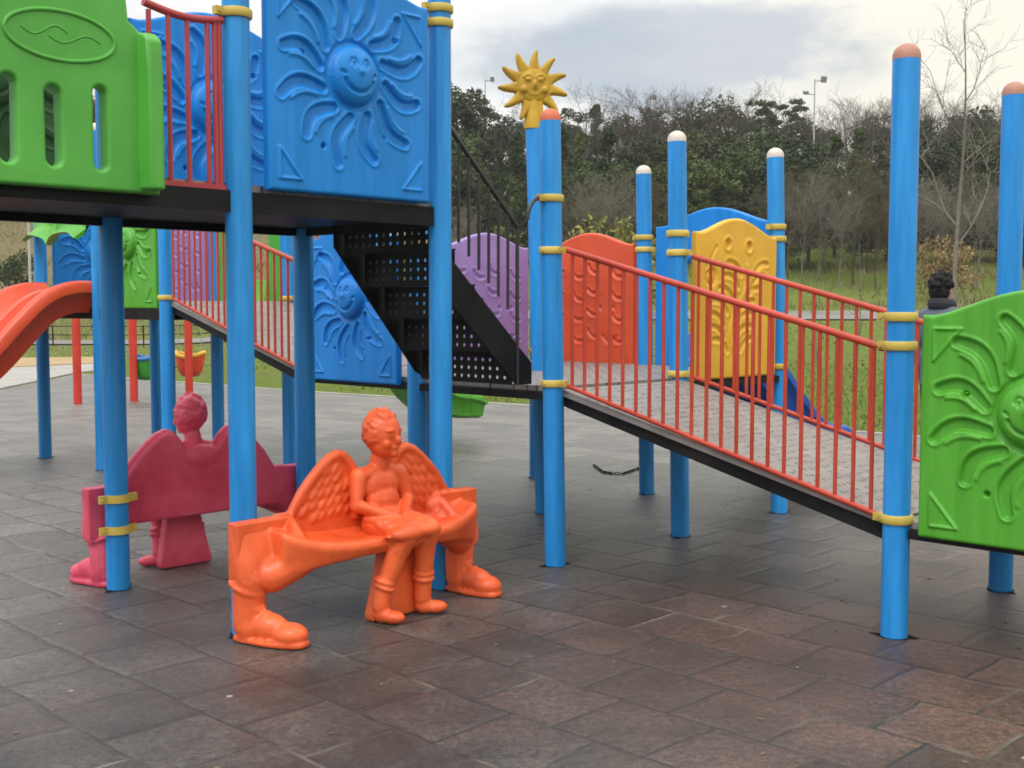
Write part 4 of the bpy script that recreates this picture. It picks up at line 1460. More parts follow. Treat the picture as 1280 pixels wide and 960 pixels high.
def build_ground():
    xs = np.concatenate([np.linspace(-420, -70, 15), np.linspace(-66, 66, 100), np.linspace(70, 420, 15)])
    ys = np.concatenate([np.linspace(-300, -20, 10), np.linspace(-16, 130, 150), np.linspace(136, 700, 30)])
    X, Y = np.meshgrid(xs, ys, indexing='ij')
    Z = hgt(X, Y) - 0.012
    rough = np.array([[mnoise.noise(Vector((x * 0.25, y * 0.25, 0))) for y in ys] for x in xs])
    Z = Z + rough * 0.14 * sstep(48, 54, Y) * (Y < 130)
    n, m = X.shape
    vs = np.stack([X, Y, Z], -1).reshape(-1, 3).tolist()
    idx = np.arange(n * m).reshape(n, m)
    q = np.stack([idx[:-1, :-1], idx[1:, :-1], idx[1:, 1:], idx[:-1, 1:]], -1).reshape(-1, 4).tolist()
    mb = MB()
    mb.v = [tuple(v) for v in vs]
    mb.f = [tuple(f) for f in q]
    o = link('ground', mb.mesh('ground', angle=80), M['ground'])
    tag(o, kind='structure')


build_ground()


def sheet(name, pts, z, mat, thick=0.0):
    mb = MB()
    n = len(pts)
    if thick:
        mb.loft([[Vector((p[0], p[1], z - thick)) for p in pts], [Vector((p[0], p[1], z)) for p in pts]])
    else:
        mb.add([(p[0], p[1], z) for p in pts], [tuple(range(n))])
    o = link(name, mb.mesh(name, smooth=False), M[mat])
    return tag(o, kind='structure')


pad = [uv(6.2, 19.1), uv(6.55, 12), uv(7.3, 6.5), uv(7.25, 0), uv(7.3, -25), uv(-25, -25), uv(-25, 10), uv(0, 12), uv(3.37, 15.7)]
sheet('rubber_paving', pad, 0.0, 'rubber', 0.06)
sheet('path', [(-8.4, 17.6), (-8.75, 19.7), (-9.25, 24.4), (-9.2, 25.6), (-10.2, 28.5), (-11.7, 26.6), (-12.5, 25.4), (-20, 19.0), (-20, 13)], 0.012, 'concrete', 0.05)
sheet('kerb', [(-10.2, 28.5), (-11.5, 32), (-15.2, 30.8), (-24, 22), (-20, 19), (-12.5, 25.4)], 0.03, 'tan', 0.08)
# pale rim of the rubber paving
mb = MB()
rim = [uv(6.22, 19.0), uv(6.57, 12), uv(7.32, 6.5), uv(7.27, 0), uv(7.32, -25)]
for a, b in zip(rim, rim[1:]):
    mb.beam(a + Vector((0, 0, -0.01)) + E1 * 0.05, b + Vector((0, 0, -0.01)) + E1 * 0.05, 0.10, 0.05)
tag(link('pavement_edging', mb.mesh('pavement_edging', smooth=False), M['concrete']), kind='structure')
# pale road crossing below the slope
mb = MB()
xs = np.linspace(-60, 60, 80)
r0 = [Vector((x, 42.5, zg(x, 42.5) + 0.05)) for x in xs]
r1 = [Vector((x, 46.5, zg(x, 46.5) + 0.05)) for x in xs]
for i in range(79):
    mb.add([r0[i], r0[i + 1], r1[i + 1], r1[i]], [(0, 1, 2, 3)])
tag(link('road', mb.mesh('road', smooth=False), M['road']), kind='structure')


# grass blades on the lawn beyond the paving
def grass():
    n = 42000
    a = rng.uniform(7.4, 19, n)
    b = rng.uniform(-14, 12, n)
    P = np.array([[ORG.x, ORG.y]]) + np.outer(a, [E1.x, E1.y]) + np.outer(b, [E2.x, E2.y])
    keep = (np.abs(P[:, 0] / P[:, 1]) < 0.55) & (P[:, 1] > 8)
    P = P[keep]
    n = len(P)
    h = rng.uniform(0.03, 0.085, n) * (1 + 0.6 * (rng.random(n) > 0.95))
    w = rng.uniform(0.006, 0.013, n)
    an = rng.uniform(0, 2 * PI, n)
    lx, ly = rng.normal(0, 0.035, n), rng.normal(0, 0.035, n)
    z = hgt(P[:, 0], P[:, 1]) - 0.014
    v0 = np.stack([P[:, 0] - w * np.cos(an), P[:, 1] - w * np.sin(an), z], -1)
    v1 = np.stack([P[:, 0] + w * np.cos(an), P[:, 1] + w * np.sin(an), z], -1)
    v2 = np.stack([P[:, 0] + lx, P[:, 1] + ly, z + h], -1)
    vs = np.stack([v0, v1, v2], 1).reshape(-1, 3).tolist()
    me = bpy.data.meshes.new('grass')
    me.from_pydata(vs, [], [(3 * i, 3 * i + 1, 3 * i + 2) for i in range(n)])
    tag(link('grass', me, M['grass']), kind='stuff')


grass()


def meadow_grass():
    n = 60000
    y = rng.uniform(26, 98, n)
    x = rng.uniform(-0.52, 0.52, n) * y
    clump = np.array([mnoise.noise(Vector((a * 0.22, b * 0.22, 3.0))) for a, b in zip(x, y)])
    keep = (clump + rng.uniform(-0.25, 0.25, n) > -0.05) & ((y < 42) | (y > 47))
    x, y = x[keep], y[keep]
    n = len(x)
    h = rng.uniform(0.08, 0.30, n) * np.where(y > 47, 1.5, 0.35)
    w = rng.uniform(0.02, 0.05, n)
    an = rng.uniform(0, 2 * PI, n)
    z = hgt(x, y) - 0.05
    v0 = np.stack([x - w * np.cos(an), y - w * np.sin(an), z], -1)
    v1 = np.stack([x + w * np.cos(an), y + w * np.sin(an), z], -1)
    v2 = np.stack([x + rng.normal(0, 0.1, n), y + rng.normal(0, 0.1, n), z + h], -1)
    vs = np.stack([v0, v1, v2], 1).reshape(-1, 3).tolist()
    me = bpy.data.meshes.new('rough_grass')
    me.from_pydata(vs, [], [(3 * i, 3 * i + 1, 3 * i + 2) for i in range(n)])
    tag(link('rough_grass', me, M['dry_grass']), kind='stuff')


meadow_grass()


# litter crumbs on the paving
def litter():
    mb = MB()
    rr = random.Random(21)
    for _ in range(420):
        y = rr.uniform(2.6, 9.5)
        x = rr.uniform(-0.5, 0.5) * y
        s = rr.choice([0.003, 0.004, 0.005, 0.008])
        m3 = Matrix.Rotation(rr.uniform(0, 6.3), 3, 'Z')
        mb.ell((x, y, s * 0.3), (s * rr.uniform(0.9, 2.2), s, s * 0.25), m3, nu=6, nv=4)
    tag(link('leaf_litter', mb.mesh('leaf_litter'), M['litter']), kind='stuff')


litter()

# open tile joints: dark gaps beside the posts
for k, ang in (('A', 0.5), ('B', 0.6), ('D', 0.1), ('C', -0.2), ('F', 0.0)):
    pass


# ------------------------------------------------------------------ vegetation
def leaf_cloud(centers, radii, per, size, seed, squash=1.0):
    r = np.random.default_rng(seed)
    out = []
    for c, rad in zip(centers, radii):
        u = r.normal(0, 1, (per, 3))
        u /= np.linalg.norm(u, axis=1, keepdims=True)
        d = rad * r.random((per, 1)) ** 0.45
        p = np.array(c) + u * d * np.array([1, 1, squash])
        out.append(p)
    P = np.concatenate(out)
    n = len(P)
    a = r.normal(0, 1, (n, 3))
    a /= np.linalg.norm(a, axis=1, keepdims=True)
    b = np.cross(a, r.normal(0, 1, (n, 3)))
    b /= np.linalg.norm(b, axis=1, keepdims=True)
    s = size * r.uniform(0.6, 1.35, (n, 1))
    vs = np.stack([P - a * s * 1.1, P - b * s * 0.45, P + a * s * 1.1, P + b * s * 0.45], 1).reshape(-1, 3).tolist()
    return vs, [(4 * i, 4 * i + 1, 4 * i + 2, 4 * i + 3) for i in range(n)]


def crown_mesh(name, kind, seed):
    r = random.Random(seed)
    cs, rs = [], []
    if kind == 'conifer':          # narrow, 1 unit = metre, height ~8
        for k in range(46):
            t = r.random() ** 0.8
            z = 1.0 + 7.0 * t
            w = 1.45 * (1 - t) ** 0.75 + 0.18
            a = r.uniform(0, 2 * PI)
            q = w * r.uniform(0.25, 1.0)
            cs.append((q * math.cos(a), q * math.sin(a), z))
            rs.append(0.55 * (1 - 0.55 * t) * r.uniform(0.7, 1.25))
        per, size, sq = 130, 0.115, 0.8
    elif kind == 'broad':          # rounded evergreen, height ~8
        for k in range(54):
            a = r.uniform(0, 2 * PI)
            el = r.uniform(-1.25, 1.45)
            q = r.uniform(0.5, 1.0)
            cs.append((2.05 * q * math.cos(a) * math.cos(el), 2.05 * q * math.sin(a) * math.cos(el), 4.4 + (3.3 if el > 0 else 3.5) * q * math.sin(el)))
            rs.append(r.uniform(0.4, 0.9))
        per, size, sq = 135, 0.125, 0.75
    elif kind == 'pine':           # open crown on a tall stem, height ~9
        for k in range(30):
            a = r.uniform(0, 2 * PI)
            z = r.uniform(5.0, 9.0)
            q = r.uniform(0.1, 1.0) * (1.9 - 0.28 * abs(z - 6.6))
            cs.append((q * math.cos(a), q * math.sin(a), z))
            rs.append(r.uniform(0.35, 0.65))
        per, size, sq = 110, 0.12, 0.5
    else:                          # low shrub, height ~1.6
        for k in range(22):
            a = r.uniform(0, 2 * PI)
            q = r.uniform(0.1, 0.8)
            cs.append((q * math.cos(a), q * math.sin(a), r.uniform(0.35, 1.3)))
            rs.append(r.uniform(0.18, 0.36))
        per, size, sq = 75, 0.055, 0.9
    vs, fs = leaf_cloud(cs, rs, per, size, seed, sq)
    me = bpy.data.meshes.new(name)
    me.from_pydata(vs, [], fs)
    return me, cs


def trunk_mesh(name, h, r0, cs, seed):
    r = random.Random(seed)
    mb = MB()
    pts = [Vector((0.06 * math.sin(k * 1.3 + seed), 0.06 * math.cos(k * 1.1 + seed), -0.3 + (h + 0.3) * k / 6)) for k in range(7)]
    mb.tube(pts, [r0 * (1 - 0.8 * k / 6) for k in range(7)], 8)
    for c in cs[::3]:
        c = Vector(c)
        z0 = max(0.4, c.z - 0.5 - 0.3 * c.xy.length)
        b = Vector((0, 0, min(z0, h * 0.95)))
        mb.tube([b, b.lerp(c, 0.5) + Vector((0, 0, -0.1)), c], [r0 * 0.35, r0 * 0.22, r0 * 0.08], 5)
    return mb.mesh(name, angle=60)


def bare_tree_meshes(name, h, r0, seed, spread=0.55, levels=4, limbs=9, upright=False):
    """Trunk with limbs, and the mass of twigs as the crown."""
    r = random.Random(seed)
    tr, cw = MB(), MB()
    n = 9
    pts = []
    for k in range(n):
        t = k / (n - 1)
        pts.append(Vector((0.10 * h * 0.12 * math.sin(2.1 * t * 3 + seed), 0.02 * h * math.cos(1.7 * t * 3 + seed), -0.2 + (h + 0.2) * t)))
    tr.tube(pts, [max(0.006, r0 * (1 - 0.93 * k / (n - 1))) for k in range(n)], 7)

    def grow(p, d, L, rad, lev):
        segs = 4
        q = p.copy()
        line = [q.copy()]
        dd = d.copy()
        for s in range(segs):
            dd = (dd + Vector((r.gauss(0, 0.16), r.gauss(0, 0.16), r.gauss(0.07, 0.10)))).normalized()
            q = q + dd * (L / segs)
            line.append(q.copy())
        mb = tr if lev <= 1 else cw
        mb.tube(line, [max(0.0035, rad * (1 - 0.7 * i / segs)) for i in range(segs + 1)], 5 if lev <= 1 else 3, caps=False)
        if lev < levels:
            for s in range(1, segs + 1):
                for _ in range(2 if lev < 3 else 1):
                    if r.random() < 0.86:
                        ax = dd.cross(Vector((r.gauss(0, 1), r.gauss(0, 1), r.gauss(0, 1))))
                        if ax.length < 1e-3:
                            continue
                        nd = (Matrix.Rotation(R(r.uniform(22, 55)), 3, ax.normalized()) @ dd)
                        grow(line[s], nd.normalized(), L * r.uniform(0.42, 0.66), rad * 0.5, lev + 1)
    for k in range(limbs):
        t = 0.28 + 0.66 * (k + r.random() * 0.6) / limbs
        i = min(int(t * (n - 1)), n - 2)
        p = pts[i].lerp(pts[i + 1], t * (n - 1) - i)
        a = k * 2.4 + r.uniform(-0.4, 0.4)
        up = r.uniform(0.9, 1.5) if upright else r.uniform(0.45, 0.95)
        d = Vector((math.cos(a), math.sin(a), up)).normalized()
        grow(p, d, h * spread * (1.05 - 0.75 * t) * r.uniform(0.75, 1.15), r0 * 0.42 * (1.1 - 0.75 * t), 1)
    return tr.mesh(name + '_trunk', angle=60), cw.mesh(name + '_crown', angle=80)


PROTO = {}
for kind, hh in (('conifer', 7.4), ('broad', 5.5), ('pine', 7.8)):
    for s in range(3):
        cm, cs = crown_mesh(kind + '_crown', kind, 40 + s * 7)
        PROTO[kind, s] = (trunk_mesh(kind + '_trunk', hh, 0.14, cs, s), cm)
for s in range(3):
    PROTO['bare', s] = bare_tree_meshes('bare', 7.5, 0.11, 70 + s, levels=4, limbs=9)
for s in range(2):
    PROTO['thicket', s] = bare_tree_meshes('thicket', 4.0, 0.045, 90 + s, spread=0.62, levels=4, limbs=10, upright=True)
for s in range(2):
    cm, cs = crown_mesh('shrub_crown', 'shrub', 140 + s)
    PROTO['shrub', s] = (trunk_mesh('shrub_trunk', 0.9, 0.03, cs, s), cm)


def tree(name, kind, s, x, y, h, mats, label, cat, group=None, z=None, rz=None, wide=1.0):
    tm, cm = PROTO[kind, s]
    base = {'conifer': 8.3, 'broad': 8.0, 'pine': 9.2, 'bare': 8.2, 'thicket': 4.6, 'shrub': 1.6}[kind]
    k = h / base
    root = empty(name, (x, y, zg(x, y) if z is None else z))
    root.rotation_euler.z = random.uniform(0, 6.28) if rz is None else rz
    root.scale = (k * wide, k * wide, k)
    tag(root, label, cat, group)
    for nm, me, mt in (('trunk', tm, mats[0]), ('crown', cm, mats[1])):
        o = bpy.data.objects.new(nm, me)
        COL.objects.link(o)
        o.parent = root
        if not len(me.materials):
            me.materials.append(M[mt])
        if me.materials[0] is not M[mt]:
            o.material_slots[0].link = 'OBJECT'
            o.material_slots[0].material = M[mt]
    return root


KL = {
    'conifer': ('conifer_tree', 'dark narrow conifer in the wood on the hillside', 'tree', 'conifers of the hillside wood'),
    'broad': ('evergreen_tree', 'rounded dark evergreen in the wood on the hillside', 'tree', 'evergreens of the hillside wood'),
    'pine': ('pine_tree', 'tall pine with an open crown standing in the wood', 'tree', 'pines of the hillside wood'),
    'bare': ('bare_tree', 'leafless grey-brown tree in the wood on the hillside', 'tree', 'bare trees of the hillside wood')}
rt = random.Random(77)
F_ = 1452.0


def wood_tree(kind, px_over, y, top_over, leaf=None, wide=1.0):
    """px_over: x as x/y slope; top_over: height angle (z - 1.4)/y of its top."""
    x = px_over * y
    z0 = zg(x, y)
    h = max(2.5, 1.4 + top_over * y - z0)
    nm, lb, ct, gr = KL[kind]
    mats = {'conifer': ('bark', 'leaf_dark'), 'broad': ('bark', 'leaf_dark'), 'pine': ('bark', 'leaf_dark'), 'bare': ('bark', 'bark')}[kind]
    if leaf:
        mats = (mats[0], leaf)
        if leaf == 'leaf_green':
            lb, gr = lb.replace('dark ', 'mid-green '), gr.replace('of the', 'in mid-green of the')
        if leaf == 'leaf_brown':
            lb, gr = lb.replace('dark evergreen', 'brown-grey tree'), gr.replace('evergreens', 'brown-grey trees')
            nm = 'brown_tree'
    tree(nm, kind, rt.randrange(3), x, y, h, mats, lb, ct, gr, wide=wide)


def tl(px, top):
    return (px - 640) / F_, (384 - top) / F_


# back row: tall masses that make the skyline
for px, top, kind, leaf in [(545, 108, 'broad', None), (575, 110, 'broad', 'leaf_brown'), (602, 122, 'pine', None), (628, 150, 'broad', 'leaf_brown'), (655, 150, 'broad', None), (690, 142, 'conifer', None), (715, 138, 'broad', None),
                            (745, 132, 'conifer', None), (770, 146, 'broad', 'leaf_brown'), (800, 126, 'bare', None), (818, 140, 'broad', 'leaf_brown'), (845, 128, 'bare', None), (870, 132, 'broad', 'leaf_brown'), (905, 128, 'broad', 'leaf_brown'),
                            (930, 140, 'bare', None), (955, 124, 'pine', None), (985, 128, 'pine', None), (1010, 152, 'broad', 'leaf_brown'), (1040, 150, 'bare', None), (1065, 132, 'bare', None), (1090, 150, 'broad', None), (1112, 128, 'bare', None),
                            (1140, 150, 'broad', 'leaf_brown'), (1165, 135, 'bare', None), (1190, 150, 'broad', None), (1215, 140, 'broad', None), (1240, 150, 'broad', 'leaf_brown'), (1262, 140, 'bare', None), (1290, 145, 'broad', None), (1320, 140, 'broad', None)]:
    a, b = tl(px, top)
    wood_tree(kind, a, rt.uniform(84, 96), b, leaf, wide=1.25 if kind == 'broad' else 1.0)
# leafless crowns that fringe the skyline
for px, top in [(560, 118), (640, 140), (672, 138), (730, 128), (785, 118), (815, 120), (860, 118), (890, 122), (915, 126), (975, 132), (1025, 140), (1052, 130), (1080, 128), (1100, 132), (1128, 126), (1152, 124), (1178, 128), (1205, 130), (1232, 130), (1280, 132)]:
    a, b = tl(px, top)
    wood_tree('bare', a, rt.uniform(80, 90), b, None, wide=1.3)
# middle row
for px, top, kind, leaf in [(560, 150, 'broad', None), (592, 172, 'broad', 'leaf_brown'), (622, 185, 'conifer', 'leaf_green'), (648, 165, 'conifer', None), (700, 160, 'conifer', None), (728, 165, 'conifer', 'leaf_green'), (758, 160, 'conifer', None),
                            (782, 175, 'broad', 'leaf_brown'), (810, 168, 'broad', 'leaf_brown'), (838, 178, 'broad', None), (868, 170, 'broad', 'leaf_green'), (900, 165, 'broad', 'leaf_brown'), (925, 178, 'broad', 'leaf_green'), (950, 165, 'broad', None),
                            (980, 170, 'broad', 'leaf_brown'), (1008, 180, 'broad', None), (1040, 168, 'conifer', 'leaf_green'), (1068, 160, 'conifer', 'leaf_green'), (1098, 175, 'broad', 'leaf_brown'), (1130, 180, 'broad', None), (1160, 178, 'broad', 'leaf_brown'),
                            (1188, 172, 'broad', None), (1218, 165, 'broad', None), (1245, 175, 'broad', 'leaf_brown'), (1275, 170, 'broad', None)]:
    a, b = tl(px, top)
    wood_tree(kind, a, rt.uniform(70, 79), b, leaf, wide=1.2 if kind == 'broad' else 1.05)
# front row, lower
for px, top, kind, leaf in [(548, 200, 'broad', 'leaf_brown'), (582, 215, 'broad', 'leaf_brown'), (608, 215, 'conifer', 'leaf_green'), (640, 220, 'conifer', 'leaf_green'), (672, 215, 'broad', None), (705, 210, 'broad', None), (735, 215, 'broad', 'leaf_green'),
                            (772, 205, 'broad', None), (800, 215, 'broad', None), (832, 205, 'broad', 'leaf_green'), (862, 190, 'conifer', 'leaf_green'), (882, 205, 'broad', 'leaf_green'), (915, 188, 'broad', 'leaf_green'), (945, 205, 'broad', None),
                            (978, 215, 'broad', None), (1008, 220, 'broad', None), (1040, 215, 'broad', None), (1075, 215, 'broad', None), (1105, 220, 'broad', None), (1150, 225, 'broad', None), (1180, 218, 'broad', None), (1212, 215, 'broad', None), (1245, 215, 'broad', None), (1278, 220, 'broad', None)]:
    a, b = tl(px, top)
    wood_tree(kind, a, rt.uniform(61, 66), b, leaf, wide=1.3 if kind == 'broad' else 1.1)
# west end of the wood, above the dry slope
for px in (-30, 5, 40, 75, 110, 150, 190, 230, 300, 360, 420, 470, 510):
    a, b = tl(px, rt.uniform(150, 185))
    wood_tree(rt.choice(['broad', 'broad', 'conifer']), a, rt.uniform(92, 102), b, None, wide=1.3)

# the wood goes on to both sides of the photograph
for px in list(range(-560, 540, 46)):
    a, b = tl(px, rt.uniform(120, 165))
    kd = rt.choice(['broad', 'broad', 'bare'])
    wood_tree(kd, a, rt.uniform(96, 108), b, rt.choice([None, 'leaf_brown']) if kd == 'broad' else None, wide=1.3)
for px in range(1345, 1900, 42):
    a, b = tl(px, rt.uniform(125, 155))
    wood_tree(rt.choice(['broad', 'broad', 'conifer']), a, rt.uniform(74, 88), b, None, wide=1.3)
    a, b = tl(px + 18, rt.uniform(190, 215))
    wood_tree('broad', a, rt.uniform(62, 68), b, rt.choice([None, 'leaf_brown']), wide=1.3)
rt = random.Random(78)

# pale bare trees and thickets at the foot of the wood
rb = random.Random(31)
for px, top, y, kind, mt, wd, lb in [
        (1022, 205, 57, 'bare', 'pale_bark', 0.8, 'pale bare tree in front of the wood, left of the forked ochre one'),
        (1066, 195, 56, 'bare', 'ochre_bark', 0.9, 'forked ochre bare tree at the wood edge over the ramp railing'),
        (1112, 205, 58, 'bare', 'ochre_bark', 1.0, 'ochre bare tree behind the tall blue post of the green panel'),
        (985, 218, 58, 'thicket', 'ochre_bark', 1.2, 'brown thicket beside the white-capped post at the yellow panel'),
        (1003, 240, 56, 'thicket', 'pale_bark', 1.1, 'pale thicket between the yellow panel and the bare trees'),
        (1050, 255, 55, 'thicket', 'pale_bark', 1.2, 'low pale thicket under the forked bare tree'),
        (1094, 260, 55, 'thicket', 'ochre_bark', 1.2, 'low ochre thicket just left of the tallest blue post'),
        (1155, 235, 55, 'thicket', 'pale_bark', 1.2, 'pale thicket just right of the tallest blue post'),
        (1182, 250, 54, 'thicket', 'pale_bark', 1.2, 'pale thicket above the dark-haired person'),
        (1222, 245, 55, 'thicket', 'pale_bark', 1.3, 'pale thicket left of the rightmost blue post'),
        (975, 232, 60, 'thicket', 'ochre_bark', 1.3, 'brown thicket half hidden by the rightmost white-capped post'),
        (1030, 232, 60, 'thicket', 'ochre_bark', 1.4, 'brown thicket between the pale and the forked bare trees'),
        (1080, 228, 60, 'thicket', 'ochre_bark', 1.4, 'brown thicket right of the forked bare tree'),
        (1128, 240, 59, 'thicket', 'ochre_bark', 1.3, 'brown thicket behind the tallest blue post'),
        (1200, 228, 60, 'thicket', 'ochre_bark', 1.4, 'brown thicket at the foot of the tallest bare tree'),
        (1262, 240, 58, 'thicket', 'pale_bark', 1.3, 'pale thicket behind the rightmost blue post'),
        (700, 240, 56, 'thicket', 'ochre_bark', 1.0, 'brown thicket just right of the post with the orange cap'),
        (820, 235, 58, 'thicket', 'ochre_bark', 1.0, 'brown thicket between the two left white-capped posts'),
        (735, 235, 55, 'thicket', 'pale_bark', 1.0, 'pale bare thicket above the left part of the orange panel'),
        (768, 232, 54, 'thicket', 'pale_bark', 1.1, 'pale bare thicket above the right part of the orange panel'),
        (585, 268, 52, 'thicket', 'pale_bark', 0.9, 'pale bare thicket seen through the stair railing')]:
    x = (px - 640) / F_ * y
    z0 = zg(x, y)
    h = 1.4 + (384 - top) / F_ * y - z0
    tree('bare_tree' if kind == 'bare' else 'bare_thicket', kind, rb.randrange(2), x, y, h, (mt, mt), lb, 'tree' if kind == 'bare' else 'shrub', wide=wd)
# one very tall bare tree nearer, right
PROTO['tall', 0] = bare_tree_meshes('tall', 9.4, 0.085, 205, spread=0.40, levels=3, limbs=8, upright=True)
root = empty('bare_tree', (0.383 * 34, 34, zg(0.383 * 34, 34)))
tag(root, 'tallest slender bare tree, its pale trunk rising above the wood against the sky', 'tree')
for nm, me in zip(('trunk', 'crown'), PROTO['tall', 0]):
    link(nm, me, M['pale_bark'], root, T3(root.location))
# ochre-leaved and yellow-green shrubs
for px, base_y, top, y, mt, lb in [(1183, 340, 288, 50, 'leaf_ochre', 'orange-brown leafy shrub above the dark-haired person'), (772, 300, 262, 44, 'leaf_lime', 'yellow-green shrub rising behind the orange arched panel'),
                                   (738, 300, 272, 44, 'leaf_lime', 'smaller yellow-green shrub behind the left of the orange panel'), (20, 340, 305, 62, 'leaf_dark', 'dark shrub alone on the dry slope, far left')]:
    x = (px - 640) / F_ * y
    z0 = zg(x, y)
    h = max(0.9, 1.4 + (384 - top) / F_ * y - z0)
    tree('shrub', 'shrub', 0 if px > 760 else 1, x, y, h, ('bark', mt), lb, 'shrub', wide=0.8)
# slender saplings with stakes on the lawn
for px, top, y, lb in [(1073, 305, 24, 'slender sapling with a pale trunk on the lawn over the ramp'), (1216, 300, 30, 'thin sapling on the lawn right of the person'), (1020, 330, 27, 'thin sapling on the lawn behind the blue slide')]:
    x = (px - 640) / F_ * y
    z0 = zg(x, y)
    h = 1.4 + (384 - top) / F_ * y - z0
    tm, cm = bare_tree_meshes('sapling', h, 0.022, int(px), spread=0.22, levels=2, limbs=5, upright=True)
    root = empty('sapling', (x, y, z0))
    tag(root, lb, 'sapling')
    link('trunk', tm, M['pale_bark'], root, T3(root.location))
    link('crown', cm, M['pale_bark'], root, T3(root.location))

# floodlight poles above the wood
for px, top, y, lb in [(607, 104, 100, 'thin floodlight pole above the wood between the stairs and the sun finial'), (1013, 104, 80, 'tall floodlight pole above the wood behind the yellow panel'), (807, 126, 100, 'far thin lamp pole in the wood over the orange panel')]:
    x = (px - 640) / F_ * y
    z0 = zg(x, y)
    ht = 1.4 + (384 - top) / F_ * y
    root = empty('floodlight_pole', (x, y, z0))
    tag(root, lb, 'lamp pole')
    o = link('pole', MB().tube([(0, 0, -0.3), (0, 0, ht - z0)], [0.08, 0.045], 8).mesh('pole', angle=50), M['pole'], root, T3(root.location))
    for sx in (-1, 1):
        mb = MB().beam((0, 0, ht - z0 - 0.15 - (0.9 if sx < 0 else 0)), (sx * 0.55, 0, ht - z0 - 0.1 - (0.9 if sx < 0 else 0)), 0.06, 0.06)
        mb.box((sx * 0.6, 0, ht - z0 - (0.9 if sx < 0 else 0)), (0.34, 0.30, 0.42 if sx > 0 else 0.22), Matrix.Rotation(R(25), 3, 'X'))
        link('floodlight', mb.mesh('floodlight', smooth=False), M['steel'], root, T3(root.location))
# grey post at the foot of the slope, far left
mb = MB().tube([(0, 0, -0.2), (0, 0, 7.6)], [0.085, 0.07], 8).ell((0, 0, 7.62), (0.10, 0.10, 0.06))
tag(link('utility_pole', mb.mesh('utility_pole', angle=50), M['pole'], M4=T3((-24.8, 60, zg(-24.8, 60)))), 'pale grey pole on the dry slope at the far left', 'pole')

# ------------------------------------------------------------------ swing set beyond the far deck
root = empty('swing_set', (-5.6, 17.3, 0))
tag(root, 'red tubular swing frame with bucket swings behind the far deck', 'swing set')
sd = Vector((1.28, 1.19, 0)).normalized()
sn = Vector((-sd.y, sd.x, 0))
posts = [Vector((-6.27, 16.72, 0)), Vector((-5.62, 17.22, 0)), Vector((-4.99, 17.91, 0))]
zt = 2.35
for p in posts:
    mb = MB().tube([p + Vector((0, 0, -0.1)), p + Vector((0, 0, 1.8)), p + Vector((0, 0, zt - 0.10)) + sn * 0.06, p + Vector((0, 0, zt)) + sn * 0.30], [0.058, 0.062, 0.062, 0.055], 14)
    link('leg', mb.mesh('leg', angle=50), M['red_dark'], root, Matrix.Identity(4))
mb = MB().tube([posts[0] + sn * 0.3 + Vector((0, 0, zt)), posts[2] + sn * 0.3 + sd * 0.8 + Vector((0, 0, zt))], 0.055, 14)
link('top_bar', mb.mesh('top_bar', angle=50), M['red_dark'], root, Matrix.Identity(4))
for c, zb, body, trim, nm in ((Vector((-5.50, 17.45, 0)), 0.30, 'bin_green', 'bin_blue', 'green bucket swing seat with blue rim'), (Vector((-5.06, 18.25, 0)), 0.30, 'slide_orange', 'yellow', 'orange bucket swing seat with yellow rim')):
    mb = MB().lathe([(0.02, 0), (0.13, 0.015), (0.19, 0.10), (0.215, 0.24), (0.235, 0.34), (0.20, 0.34), (0.18, 0.22), (0.15, 0.09), (0.02, 0.05)], 22)
    o = link('swing_seat', mb.mesh('swing_seat', angle=60), M[body], root, T3(c + Vector((0, 0, zb))))
    o['label'] = nm
    mb = MB().tube([(0.222 * math.cos(a), 0.222 * math.sin(a), 0.355 + 0.03 * math.cos(2 * a)) for a in np.linspace(0, 2 * PI, 29)], 0.035, 8, caps=False)
    link('rim', mb.mesh('rim', angle=60), M[trim], o, T3(c + Vector((0, 0, zb))))
    for s in (-1, 1):
        q = c + sd * (0.2 * s)
        mb = MB().tube([q + Vector((0, 0, zb + 0.36)), q + Vector((0, 0, zt))], 0.008, 6)
        link('chain', mb.mesh('chain', angle=60), M['steel'], o, Matrix.Identity(4))

# white railing fence beside the road, left
root = empty('fence', (-12, 41, zg(-12, 41)))
tag(root, 'low dark wire fence along the pale road behind the far deck', 'fence')
mb = MB()
for k in range(14):
    x = -21 + 1.6 * k
    p = MB().tube([(x, 41, zg(x, 41) - 0.1), (x, 41, zg(x, 41) + 0.75)], 0.025, 8)
    link('fence_post', p.mesh('fence_post', angle=50), M['black'], root, Matrix.Identity(4))
for dz in (0.72, 0.42):
    mb = MB().tube([(x, 41, zg(x, 41) + dz) for x in np.linspace(-21, -0.2, 20)], 0.018, 6)
    link('fence_rail', mb.mesh('fence_rail', angle=50), M['black'], root, Matrix.Identity(4))

